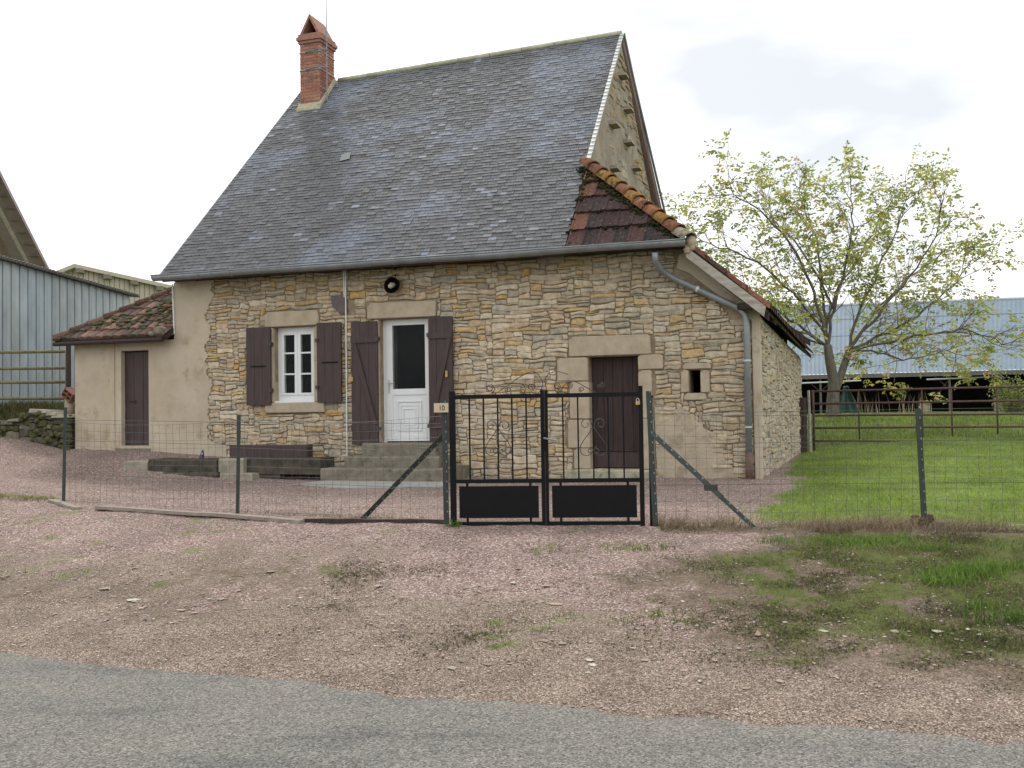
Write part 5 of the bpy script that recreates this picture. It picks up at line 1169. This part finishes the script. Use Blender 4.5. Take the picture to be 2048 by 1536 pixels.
# far stone barn at the left edge
Ys = 33; e0 = atY(90, 570, Ys+3); e1 = atY(-2, 392, Ys); sdv = e1-e0; pk2 = e0+sdv*2.2
sb = thing('stone_barn', 'tall stone barn gable with red tiled verge at the left edge', 'barn', (pk2[0], pk2[1], 1.8))
os_ = np.array([pk2[0], pk2[1], 1.8])
tri = lambda s, d: np.array([*(((e0-os_)+(sdv)*s)[:2]), 0])
w0, w1 = (e0+sdv*.10)-os_, pk2-os_
gb_ = MB(); bx0 = np.array([w0[0]-.35, w0[1], -1]); wl_ = 2*w1-w0
gb_.add([(w0[0]-.45, w0[1], -1), (w0[0]-.45, w0[1], w0[2]-.5), (w1[0]-.2, w1[1], w1[2]-.7), (wl_[0]+.45, wl_[1], w0[2]-.5), (wl_[0]+.45, wl_[1], -1)], [(0, 1, 2, 3, 4), (4, 3, 2, 1, 0)])
gbo = gb_.build('gable_wall', M_MORTAR, sb)
# stones on the visible part of that gable
ax_ = (w1-w0)*np.array([1, 1, 0]); lnx = np.linalg.norm(ax_); ax_ /= lnx; nrm = np.array([-ax_[1], ax_[0], 0]); nrm = nrm if nrm[1] < 0 else -nrm
fbn = lambda a, b, d: tuple(np.array([w0[0]-.45, w0[1], 0])+ax_*a+nrm*(.02-d)+np.array([0, 0, b]))
rr = rubble(0, 3.0, 2.8, 7.5, lambda a, z: z < w0[2]-.7+(w1[2]-w0[2])/lnx*a, cw=.11, ch=.085)
rs_ = MB()
for r in rr: vs, fs, c = stone_mesh(r, tuple(x*.8 for x in pick(PAL)), fbn, rnd(.01, .04)); rs_.add(vs, fs, c)
rs_.build('gable_stones', M_STONE, gbo, smooth=True, stuff=True)
M_PTILE = mat('far_tile', (.36, .285, .29), (.25, .195, .20), scale=4, rough=.9)
for (a, b, nm, m2) in ((w0-(w1-w0)*.06, w1, 'roof', M_PTILE),):
    up_ = np.array([0, 0, .16]); bk_ = -nrm*9; fr2 = nrm*.40
    MB().hexa([a+fr2, b+fr2, b+bk_, a+bk_, a+fr2+up_, b+fr2+up_, b+bk_+up_, a+bk_+up_]).build(nm, m2, sb)
    a2 = wl_-(w1-wl_)*-.06*-1; MB().hexa([b+fr2, a2+fr2, a2+bk_, b+bk_, b+fr2+up_, a2+fr2+up_, a2+bk_+up_, b+bk_+up_]).build(nm, m2, sb)
for k in range(16):
    c = w0+(w1-w0)*(k/16)+np.array([0, 0, -.05]); MB().tube([c+nrm*.36, c+nrm*.0], .03, 4).build('batten', M_BROOF2, sb)
c0, c1 = w0+nrm*.05+np.array([-.15, 0, -.25]), w1+nrm*.05+np.array([-.15, 0, -.25]); MB().tube([c0, c1], .09, 4).build('rafter', M_GREYW, sb)
MB().tube([w0+(w1-w0)*.55+np.array([-.9, 0, -.75])+nrm*.3, w0+(w1-w0)*.55+np.array([.1, 0, -.15])+nrm*.3], .12, 4).build('bracket', M_ZINCL, sb)

# ------------------------------------------------------------------ open barn behind the lawn
Yn = 74; eL_, eR_ = atY(1560, 752, Yn+1.5), atY(2048, 740, Yn-2.5); rL_, rR_ = atY(1560, 614, Yn+16), atY(2048, 596, Yn+12)
ed = eR_-eL_; eR2 = eL_+ed*1.9; eL2 = eL_-ed*.5; rR2 = rL_+(rR_-rL_)*1.9; rL2 = rL_-(rR_-rL_)*.5
ob = np.array([eL_[0], eL_[1], g1(eL_[0], eL_[1])])
bn = thing('open_barn', 'long open farm barn with pale blue corrugated metal roof', 'barn', ob)
nc, nr_ = 22, 4
for i in range(nc):
    for j in range(nr_):
        vs = []; 
        nw = 6
        for q in range(2*nw+1):
            s = (i+q/(2*nw))/nc
            for f in (j/nr_, (j+1.03)/nr_):
                a = eL2+(eR2-eL2)*s; b = rL2+(rR2-rL2)*s; p = a+(b-a)*f-ob; vs.append(p+np.array([0, 0, (.03 if q % 2 else 0)+(.03 if f == j/nr_ else 0)]))
        n2 = 2*nw+1; MB().add(vs, [(2*q, 2*q+2, 2*q+3, 2*q+1) for q in range(n2-1)], vary((.14, .185, .23), .03)).build('roof_sheet', M_BROOF, bn)
MB().tube([rL2-ob+np.array([0, 0, .08]), rR2-ob+np.array([0, 0, .08])], .18, 6).build('ridge', M_BROOF, bn)
bd = (rL_-eL_)*np.array([1, 1, 0]); bd = bd/np.linalg.norm(bd)*16
g0, g1_ = (eL2-ob), (eR2-ob); h0 = -.5
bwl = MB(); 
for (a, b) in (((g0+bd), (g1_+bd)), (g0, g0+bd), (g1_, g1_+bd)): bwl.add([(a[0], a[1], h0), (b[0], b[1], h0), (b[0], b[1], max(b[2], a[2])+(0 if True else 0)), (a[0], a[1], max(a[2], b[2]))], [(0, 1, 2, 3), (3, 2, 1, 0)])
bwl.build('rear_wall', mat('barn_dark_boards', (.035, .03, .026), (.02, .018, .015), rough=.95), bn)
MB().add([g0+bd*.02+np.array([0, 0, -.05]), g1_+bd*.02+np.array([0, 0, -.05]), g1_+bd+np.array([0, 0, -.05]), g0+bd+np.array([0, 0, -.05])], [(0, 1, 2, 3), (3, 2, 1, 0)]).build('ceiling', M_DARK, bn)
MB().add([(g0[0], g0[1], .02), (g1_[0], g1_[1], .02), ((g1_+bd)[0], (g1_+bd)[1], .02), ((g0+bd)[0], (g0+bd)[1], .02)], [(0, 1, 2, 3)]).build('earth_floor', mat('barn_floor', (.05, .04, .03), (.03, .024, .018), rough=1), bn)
MB().hexa([g0+np.array([0, -.06, -.30]), g1_+np.array([0, -.06, -.30]), g1_+np.array([0, .06, -.30]), g0+np.array([0, .06, -.30]), g0+np.array([0, -.06, .02]), g1_+np.array([0, -.06, .02]), g1_+np.array([0, .06, .03]), g0+np.array([0, .06, .03])]).build('eave_beam', M_FIBRE, bn)
for px in (1470, 1650, 1887, 2120, 2350):
    p = atY(px, 750, Yn); t = (p[0]-eL2[0])/(eR2[0]-eL2[0]); p = eL2+(eR2-eL2)*t-ob
    MB().box((p[0]-.07, p[1]+.33, -.3), (p[0]+.07, p[1]+.47, p[2])).build('post', M_FIBRE, bn)
    for sg in (-1, 1): MB().tube([(p[0], p[1]+.4, p[2]-1.3), (p[0]+sg*1.2, p[1]+.4, p[2]-.2)], .045, 5).build('knee_brace', M_OLDW, bn)
for (xa, xb, yy) in ((1590, 1722, 764), (1853, 2000, 756)):
    a = atY(xa, yy+3, Yn-1)-ob; b = atY(xb, yy-3, Yn-1.5)-ob; MB().tube([a, b], .06, 5).build('eave_rail', M_ZINCL, bn)
# pale panels standing in the barn
for k, (x0, x1, y0, y1) in enumerate(((1838, 1861, 802, 830), (1986, 2006, 795, 830))):
    a = atY(x0, y1, Yn+3); b = atY(x1, y0, Yn+3); a[2] = min(a[2], g1(a[0], a[1])+.05)
    o = thing('pale_panel', ('pale cream board standing in the open barn, nearer the tree', 'pale cream board standing in the barn beside the tall bush')[k], 'board', a)
    MB().box((0, -.05, 0), (b[0]-a[0], .05, b[2]-a[2])).build('sheet', mat('cream_panel', (.62, .56, .40), (.5, .45, .32), rough=.8), o)
    for q in (0, 1): MB().box(((b[0]-a[0])*q-.06, -.09, 0), ((b[0]-a[0])*q+.06, -.052, b[2]-a[2]+.05)).build('edge_batten', M_BROWN, o)
# green tarpaulin hanging by the tree
tp0 = atY(1688, 835, 27.5); tp0[2] = g1(tp0[0], tp0[1])
tpo = MB(); vs = []; n1_, n2_ = 12, 8; ht = atY(1688, 770, 27.5)[2]-tp0[2]
for j in range(n2_+1):
    f = j/n2_; wdt = .75*(1-f)+.10; 
    for i in range(n1_+1):
        s = i/n1_; vs.append(((s-.35)*wdt+.05*f, .10*math.sin(s*19)*(1-f*.4)+.05*math.sin(s*7+f*5), -.03+f*ht+.04*math.sin(s*9)*(1-f)))
tpo.add(vs, [(j*(n1_+1)+i, j*(n1_+1)+i+1, (j+1)*(n1_+1)+i+1, (j+1)*(n1_+1)+i) for j in range(n2_) for i in range(n1_)])
o = tpo.build('tarpaulin', mat('green_net', (.075, .15, .135), (.04, .085, .08), scale=14, rough=.8), smooth=True); o.location = tuple(float(q) for q in tp0); tag(o, 'green tarpaulin hanging beside the tree trunk', 'tarpaulin')
sm = o.modifiers.new('solid', 'SOLIDIFY'); sm.thickness = .01

# ------------------------------------------------------------------ walnut tree
TY = 25.2
tb0 = atY(1664, 834, TY); tb0[2] = g1(tb0[0], tb0[1])
tree = thing('walnut_tree', 'spreading tree with sparse yellow green autumn leaves behind the gate', 'tree', tb0)
def tp(px, py, dy=0): p = atY(px, py, TY+dy); return p-tb0
def path3(P, n=4): return [np.array(q) for q in smooth_path(P, n)]
tk = MB()
T1 = path3([(0, 0, -.15), tp(1666, 800), tp(1667, 765), tp(1660, 725, -.1), tp(1655, 690, -.1)], 3)
tk.tube(T1, list(np.linspace(.175, .10, len(T1))), 10)
T2 = path3([tp(1668, 785), tp(1680, 755, .1), tp(1690, 725, .2), tp(1700, 695, .3)], 3); tk.tube(T2, list(np.linspace(.115, .08, len(T2))), 9)
trunk = tk.build('trunk', M_BARK, tree, smooth=True)
LIMBS = [([(1655, 692), (1640, 610), (1610, 510), (1562, 410), (1505, 345), (1447, 312)], -1.2, .10), ([(1655, 690), (1648, 600), (1640, 490), (1622, 390), (1592, 315)], 1.0, .09),
         ([(1656, 690), (1668, 600), (1688, 490), (1708, 390), (1700, 322)], -.6, .09), ([(1700, 697), (1718, 620), (1760, 500), (1800, 400), (1822, 312)], .8, .09),
         ([(1700, 697), (1742, 640), (1810, 540), (1868, 450), (1898, 345)], -1.3, .09), ([(1700, 700), (1780, 660), (1860, 600), (1925, 530), (1962, 462)], .7, .08),
         ([(1700, 702), (1790, 682), (1880, 660), (1955, 655), (2035, 690)], -1.5, .08), ([(1655, 694), (1605, 652), (1545, 600), (1470, 545), (1402, 500)], .9, .085),
         ([(1650, 660), (1585, 560), (1510, 490), (1430, 440), (1378, 430)], -1.6, .08), ([(1655, 692), (1610, 668), (1570, 655), (1520, 640)], 1.6, .07),
         ([(1702, 700), (1760, 705), (1830, 720), (1890, 700), (1950, 715)], 1.3, .06), ([(1660, 660), (1672, 560), (1740, 430), (1775, 350)], 1.8, .075), ([(1668, 600), (1600, 450), (1545, 380), (1520, 310)], 2.0, .07),
         ([(1702, 695), (1760, 600), (1850, 500), (1930, 430)], 2.2, .07), ([(1655, 690), (1560, 640), (1490, 600), (1440, 590)], -2.2, .06)]
LIMBS = [([(1668+(x-1668)*(.95 if x > 1700 else .97), 690-(690-y)*.80 if y < 690 else y) for x, y in P], dy, r*.50) for P, dy, r in LIMBS]
LV = []; LC = []
LCOL = [((.36, .37, .08), 4), ((.28, .33, .08), 4), ((.43, .40, .12), 3), ((.40, .29, .12), 1.3), ((.19, .25, .05), 1.6), ((.42, .43, .18), 2.4)]
def leaf_at(p, d, ln, col):
    d = d/(np.linalg.norm(d)+1e-9); r = RNG.normal(size=3); s = np.cross(d, r); s /= np.linalg.norm(s)+1e-9; w_ = ln*.24
    LV.extend([p, p+d*ln*.5+s*w_, p+d*ln, p+d*ln*.5-s*w_]); LC.extend([col]*4)
def spray(p, d, dens=1.0):                    # a walnut leaf: leaflets in pairs on a stalk
    base = vary(pick(LCOL), .3)
    for q in range(max(1, int(rnd(1.2, 3.4)*dens))):
        dd = d*.6+RNG.normal(size=3)*.6+np.array([0, 0, -.25]); dd /= np.linalg.norm(dd); st = rnd(.16, .32); sd2 = np.cross(dd, (0, 0, 1.)); sd2 /= np.linalg.norm(sd2)+1e-9
        for k in range(3):
            c = p+dd*st*(k+1)/3
            for sg in (-1, 1): leaf_at(c, dd*.5+sd2*sg+RNG.normal(size=3)*.25+np.array([0, 0, -.25]), rnd(.08, .135), vary(base, .15))
        leaf_at(p+dd*st, dd+np.array([0, 0, -.2]), rnd(.09, .14), base)
def grow(mb, p, d, ln, r, lvl, dens):
    n = 4; pts = [p]; dirs = []
    for i in range(n):
        d = d+RNG.normal(size=3)*.16+np.array([0, 0, .07 if lvl < 2 else .0]); d /= np.linalg.norm(d); dirs.append(d); pts.append(pts[-1]+d*ln/n)
    mb.tube(pts, list(np.linspace(r, r*.45, n+1)), 4 if lvl else 5, cap=False)
    if lvl < 2:
        for k in range(random.choice((3, 4, 5)) if lvl == 0 else random.choice((2, 3))):
            i = random.randint(1, n); dd = dirs[i-1]+RNG.normal(size=3)*.62; dd /= np.linalg.norm(dd)
            grow(mb, pts[i], dd, ln*rnd(.45, .72), r*.5, lvl+1, dens)
    if lvl >= 1:
        for k in range(2 if lvl == 2 else 1):
            if random.random() < .45*dens: spray(pts[-1-k] if k else pts[-1], dirs[-1])
for P, dy, r in LIMBS:
    m = len(P); pts = path3([tp(x, y, dy*(i/(m-1))**1.1) for i, (x, y) in enumerate(P)], 4); n = len(pts); mb = MB()
    wig = [RNG.normal(size=3)*.03*(0 if i < 2 else 1) for i in range(n)]; pts = [p+w_ for p, w_ in zip(pts, wig)]
    mb.tube(pts, [r*(1-.78*i/(n-1)) for i in range(n)], 7, cap=False)
    for i in range(3, n):
        d = pts[i]-pts[i-1]; d /= np.linalg.norm(d)
        for k in range(1):
            dd = d*.8+RNG.normal(size=3)*.55+np.array([0, 0, .08]); dd /= np.linalg.norm(dd)
            grow(mb, pts[i], dd, rnd(.75, 1.45)*(1-.35*i/n), max(.012, r*.34*(1-.6*i/n)), 0, .55+.45*i/n)
    grow(mb, pts[-1], (pts[-1]-pts[-2])/np.linalg.norm(pts[-1]-pts[-2]), .8, r*.25, 1, 1); spray(pts[-1], pts[-1]-pts[-2])
    mb.build('branch', M_BARK, trunk, smooth=True)
for k in range(16):                            # suckers and low leaves round the fork
    p = tp(rnd(1625, 1730), rnd(690, 740), rnd(-.4, .6)); spray(p, np.array([rnd(-1, 1), rnd(-1, 1), .3]), 1.6)
for (x, y) in ((1785, 765), (1800, 760), (1795, 772), (1775, 760)): 
    mbd = MB(); spray(tp(x, y, -1.2), np.array([.3, -.2, -.6]), 2.2)
mbd = MB(); mbd.tube([tp(1790, 690, -1.2), tp(1793, 730, -1.2), tp(1788, 765, -1.2)], .008, 4); mbd.build('branch', M_BARK, trunk)
def quads(name, V, C, m, parent=None, stuff=True):
    v = np.array(V); return fast_mesh(name, v, 4, np.arange(len(v)).reshape(-1, 4), np.array(C), m, parent, stuff)
quads('crown', LV, LC, M_LEAF, tree)

# ------------------------------------------------------------------ blades
def blades(name, xy, h, w_, cols, label, lean=.35, parent=None, m=None, zoff=0.0, kind='stuff', cat='grass'):
    n = len(xy); z = gz(xy)+zoff; a = RNG.random(n)*2*pi; b = RNG.random(n)*2*pi; h = h*(.5+RNG.random(n)); ln = h*lean*RNG.normal(size=n)
    base = np.c_[xy, z-.01]; sx = np.c_[np.cos(a), np.sin(a), np.zeros(n)]*(w_*(.6+.8*RNG.random(n)))[:, None]; dl = np.c_[np.cos(b), np.sin(b), np.zeros(n)]*ln[:, None]
    mid = base+dl*.35+np.c_[np.zeros((n, 2)), h*.6]; tip = base+dl+np.c_[np.zeros((n, 2)), h]
    v = np.stack([base-sx, base+sx, mid+sx*.6, mid-sx*.6, tip+sx*.08, tip-sx*.08], 1).reshape(-1, 3)
    i = np.arange(n)*6; f = np.concatenate([np.c_[i, i+1, i+2, i+3], np.c_[i+3, i+2, i+4, i+5]])
    c = np.array(cols)[RNG.integers(0, len(cols), n)]*(.7+.6*RNG.random(n))[:, None]*(.55+.9*fbm(xy[:, 0]*1.3+5, xy[:, 1]*1.3))[:, None]
    o = fast_mesh(name, v, 4, f, np.repeat(c, 6, 0), m or M_GRASS, parent, True)
    if not parent: tag(o, label, cat, kind='stuff')
    return o
def scatter(n, x0, x1, y0, y1, p): 
    x = RNG.uniform(x0, x1, n); y = RNG.uniform(y0, y1, n); k = RNG.random(n) < p(x, y); return np.c_[x[k], y[k]]
fyl = lambda x: np.interp(x, [-13, -9, -5.6, -3, -.65, 1.3, 3.8, 6.5, 11, 30], [15, 13.6, 11.9, 10.8, 9.85, 9.65, 9.2, 8.5, 7.4, 3])
GCOL = [(.125, .215, .028), (.165, .275, .036), (.21, .31, .045), (.25, .315, .065), (.28, .28, .11)]
def inhouse(x, y): dx = x-O3[0]; dy = y-O3[1]; u = dx*U3[0]+dy*U3[1]; v = dx*W3[0]+dy*W3[1]; return (u > -6.4) & (u < 6.2+.0494*np.clip(v, 0, 9)) & (v > -.02) & (v < 8.8)
lawn = scatter(260000, 1.5, 16, 8.6, 22, lambda x, y: np.clip(masks(x, y)[0]*1.15-.12, 0, 1)*(y > fyl(x)+.12)*(~inhouse(x, y))*np.where(y < 14, 1, .6))
blades('lawn_grass', lawn, .042, .0045, GCOL, 'short green lawn grass right of the house', .9)
bank = scatter(60000, 5.5, 22, 21, 30, lambda x, y: np.ones_like(x)*.8)
blades('bank_grass', bank, .09, .009, GCOL+[(.22, .21, .10), (.16, .20, .06)], 'rough grass on the bank beneath the tree', .7)
verge = scatter(150000, -.5, 6.5, 4.6, 9.4, lambda x, y: np.clip(masks(x, y)[0]*1.2-.18, 0, 1)*(y < fyl(x)-.15)*(road_s(x, y) > .3)*.75)
blades('verge_grass', verge, .032, .0033, [(.07, .105, .02), (.10, .15, .026), (.14, .18, .036), (.16, .15, .06), (.17, .13, .075)], 'patchy green grass on the earthy road verge', 1.2)
tufts = scatter(60000, -6, 2.5, 5.5, 11.5, lambda x, y: np.clip((masks(x, y)[0]-.12)*2, 0, 1)*(y < fyl(x)-.05)*(road_s(x, y) > .7)*.22)
blades('gravel_weeds', tufts, .028, .0035, [(.075, .12, .03), (.11, .16, .04), (.15, .17, .06)], 'thin green weeds growing through the gravel verge', 1.3)
litter = scatter(230000, -1.6, 6.5, 4.6, 9.5, lambda x, y: np.clip(masks(x, y)[1]*1.5-.2, 0, 1)*(y < fyl(x))*(road_s(x, y) > .2)*np.clip((fbm(x*5, y*5)-.15)*2.4, .25, 1))
blades('verge_litter', litter, .017, .0050, [(.085, .066, .044), (.13, .10, .07), (.19, .15, .105), (.085, .10, .032), (.11, .13, .04), (.07, .055, .036), (.10, .12, .03)], 'brown dead grass and moss litter on the right verge', 2.0)
# taller tufts
def clump(cx, cy, n, r): return np.c_[RNG.normal(cx, r, n), RNG.normal(cy, r*.6, n)]
tl = []
for (px, py, n, r) in ((1930, 1150, 700, .16), (1985, 1140, 500, .15), (1885, 1165, 300, .10), (2030, 1240, 250, .15), (1730, 1088, 260, .16), (1660, 1086, 180, .14), (1860, 1098, 160, .13), (1960, 1215, 120, .10), (1790, 1082, 120, .10), (2010, 1100, 80, .15), (905, 1052, 60, .04), (1560, 1085, 70, .10)):
    p = on_ground(px, py); tl.append(clump(p[0], p[1], n, r))
blades('tall_grass_tufts', np.concatenate(tl), .065, .0042, [(.08, .15, .025), (.11, .19, .035), (.14, .21, .04), (.07, .11, .022)], 'bright green taller grass tufts on the right verge', .7)
# dry grass tangle along the right fence
dx_ = RNG.uniform(1.42, 6.5, 9000); dg = np.c_[dx_, fyl(dx_)-.05+RNG.normal(0, .13, 9000)]; k = RNG.random(9000) < np.clip((fbm(dx_*1.7, dx_*0+3)-.42)*4.5, 0.06, 1)
blades('dry_grass', dg[k], .10, .0026, [(.24, .18, .115), (.17, .12, .08), (.30, .24, .16), (.10, .075, .05)], 'dry brown grass tangled along the right fence foot', 1.6)
dl_ = RNG.uniform(-8.5, -.8, 3500); dgl = np.c_[dl_, fyl(dl_)+RNG.normal(-.02, .05, 3500)]; k = RNG.random(3500) < np.clip((fbm(dl_*2.1, dl_*0+9)-.45)*3, 0, .8)
blades('dry_fringe_grass', dgl[k], .055, .0026, [(.22, .17, .11), (.14, .11, .07), (.10, .12, .04)], 'thin dry grass fringe under the left fence', 1.5)
lb_ = scatter(30000, -14, -7.2, 18.6, 23, lambda x, y: np.clip((y-18.6)*2, 0, 1)*np.ones_like(x))
blades('left_bank_grass', lb_, .16, .009, [(.10, .10, .035), (.085, .105, .03), (.17, .145, .075)], 'rough olive grass on the bank behind the stone wall', .8)
lw = scatter(16000, -9.5, -5.7, 11.6, 14.2, lambda x, y: np.clip(1-np.abs(y-12.15-(-x-6)*.42)/.28, 0, 1)*.8)
blades('ledge_grass', lw, .05, .004, [(.10, .11, .03), (.17, .14, .07), (.12, .10, .055)], 'low dry grass strip left of the fence post', 1.2)
# tall dead stems and bush before the barn
st = []
for px in (1710, 1722, 1735, 1745, 1760, 1800, 1815, 1828, 1840, 1850):
    p = atY(px, 826, 31); st.append(clump(p[0], p[1], 6, .13))
blades('dead_stems', np.concatenate(st), .62, .008, [(.30, .26, .19), (.38, .33, .25), (.22, .19, .13)], 'pale dead weed stems standing before the open barn', .18)
bp_ = atY(2035, 835, 27); bp_[2] = g1(bp_[0], bp_[1])
bush = thing('bush', 'tall pale green feathery bush at the right edge before the barn', 'bush', bp_)
LV = []; LC = []; bm = MB()
for k in range(46):
    a = rnd(0, 2*pi); r = rnd(.1, .65); p = np.array([cos(a)*r*.5, sin(a)*r*.5, -.05]); d = np.array([cos(a)*.38, sin(a)*.38, rnd(.7, 1.1)]); h = rnd(.7, 1.45); pts = [p+d*h*t+np.array([0, 0, -.10*t*t]) for t in (0, .35, .7, 1)]
    bm.tube(pts, [.012, .009, .006, .003], 4, cap=False)
    for q in range(58):
        t = rnd(.15, 1); c = p+d*h*t+RNG.normal(size=3)*.09
        leaf_at(c, RNG.normal(size=3)+np.array([0, 0, .5]), rnd(.05, .10), vary(pick([((.17, .22, .06), 3), ((.24, .27, .09), 3), ((.30, .27, .15), 1.2), ((.10, .15, .04), 2)]), .2))
bm.build('stems', M_BARK, bush); quads('foliage', LV, LC, M_LEAF, bush)
LV = []; LC = []
# ------------------------------------------------------------------ loose stones and gravel
def pebbles(name, n, box, prob, size, cols, label, flat=.5):
    xy = scatter(n, *box, prob); n = len(xy); z = gz(xy); s = size[0]+(size[1]-size[0])*RNG.random(n)**4
    ico = np.array([(0, 0, 1), (.9, 0, .25), (.28, .86, .3), (-.72, .53, .2), (-.72, -.53, .3), (.28, -.86, .2), (0, 0, -.4)]); F_ = np.array([(0, 1, 2), (0, 2, 3), (0, 3, 4), (0, 4, 5), (0, 5, 1)])
    a = RNG.random(n)*2*pi; ca, sa = np.cos(a), np.sin(a); el = .6+.6*RNG.random(n)
    v = ico[None]*(1+.25*RNG.normal(size=(n, 7, 1))); x = v[..., 0]*s[:, None]; y = v[..., 1]*(s*el)[:, None]; zz = v[..., 2]*(s*flat*(.6+.8*RNG.random(n)))[:, None]
    P = np.stack([x*ca[:, None]-y*sa[:, None]+xy[:, :1], x*sa[:, None]+y*ca[:, None]+xy[:, 1:], zz+z[:, None]+s[:, None]*.02], -1).reshape(-1, 3)
    SK = np.array([(1, 5, 6)]); f = (F_[None]+np.arange(n)[:, None, None]*7).reshape(-1, 3)
    c = np.array(cols)[RNG.integers(0, len(cols), n)]*(.75+.5*RNG.random(n))[:, None]
    o = fast_mesh(name, P, 3, f, np.repeat(c, 7, 0), M_CHIP, None, True); tag(o, label, 'gravel', kind='stuff')
PC = [(.31, .24, .21), (.27, .20, .175), (.35, .30, .26), (.22, .165, .135), (.42, .38, .335), (.18, .14, .115)]
pebbles('verge_gravel', 60000, (-5.5, 6, 4.3, 9.6), lambda x, y: (road_s(x, y) > .0)*(y < fyl(x)+.1)*np.clip(.9-.5*masks(x, y)[0]-.12*road_s(x, y)*0, 0, 1)*.75, (.004, .016), PC, 'loose pinkish gravel stones on the road verge', .5)
pebbles('verge_stones', 3600, (-5.5, 6, 4.3, 8.8), lambda x, y: (road_s(x, y) > .02)*np.clip((fbm(x*1.3+9, y*1.6)-.42)*4, .05, 1)*np.exp(-np.clip(road_s(x, y)-.3, 0, 5)*.45)*.8, (.008, .048), [(.30, .25, .205), (.36, .32, .27), (.25, .20, .16), (.27, .20, .155)], 'larger pale flat stones scattered near the road edge', .30)
pebbles('yard_gravel', 70000, (-8, 7, 9.6, 16.5), lambda x, y: (y > fyl(x))*(~inhouse(x, y))*(masks(x, y)[0] < .3)*.75, (.005, .017), PC, 'pinkish gravel spread over the yard before the house', .6)
pebbles('road_grit', 16000, (-4.5, 4, 4.0, 7.6), lambda x, y: np.exp(-np.clip(-road_s(x, y), 0, 9)*4.5)*np.clip((fbm(x*2, y*2)-.35)*3, .1, 1)*(road_s(x, y) < .12), (.003, .013), PC, 'grit spilled along the asphalt edge', .6)
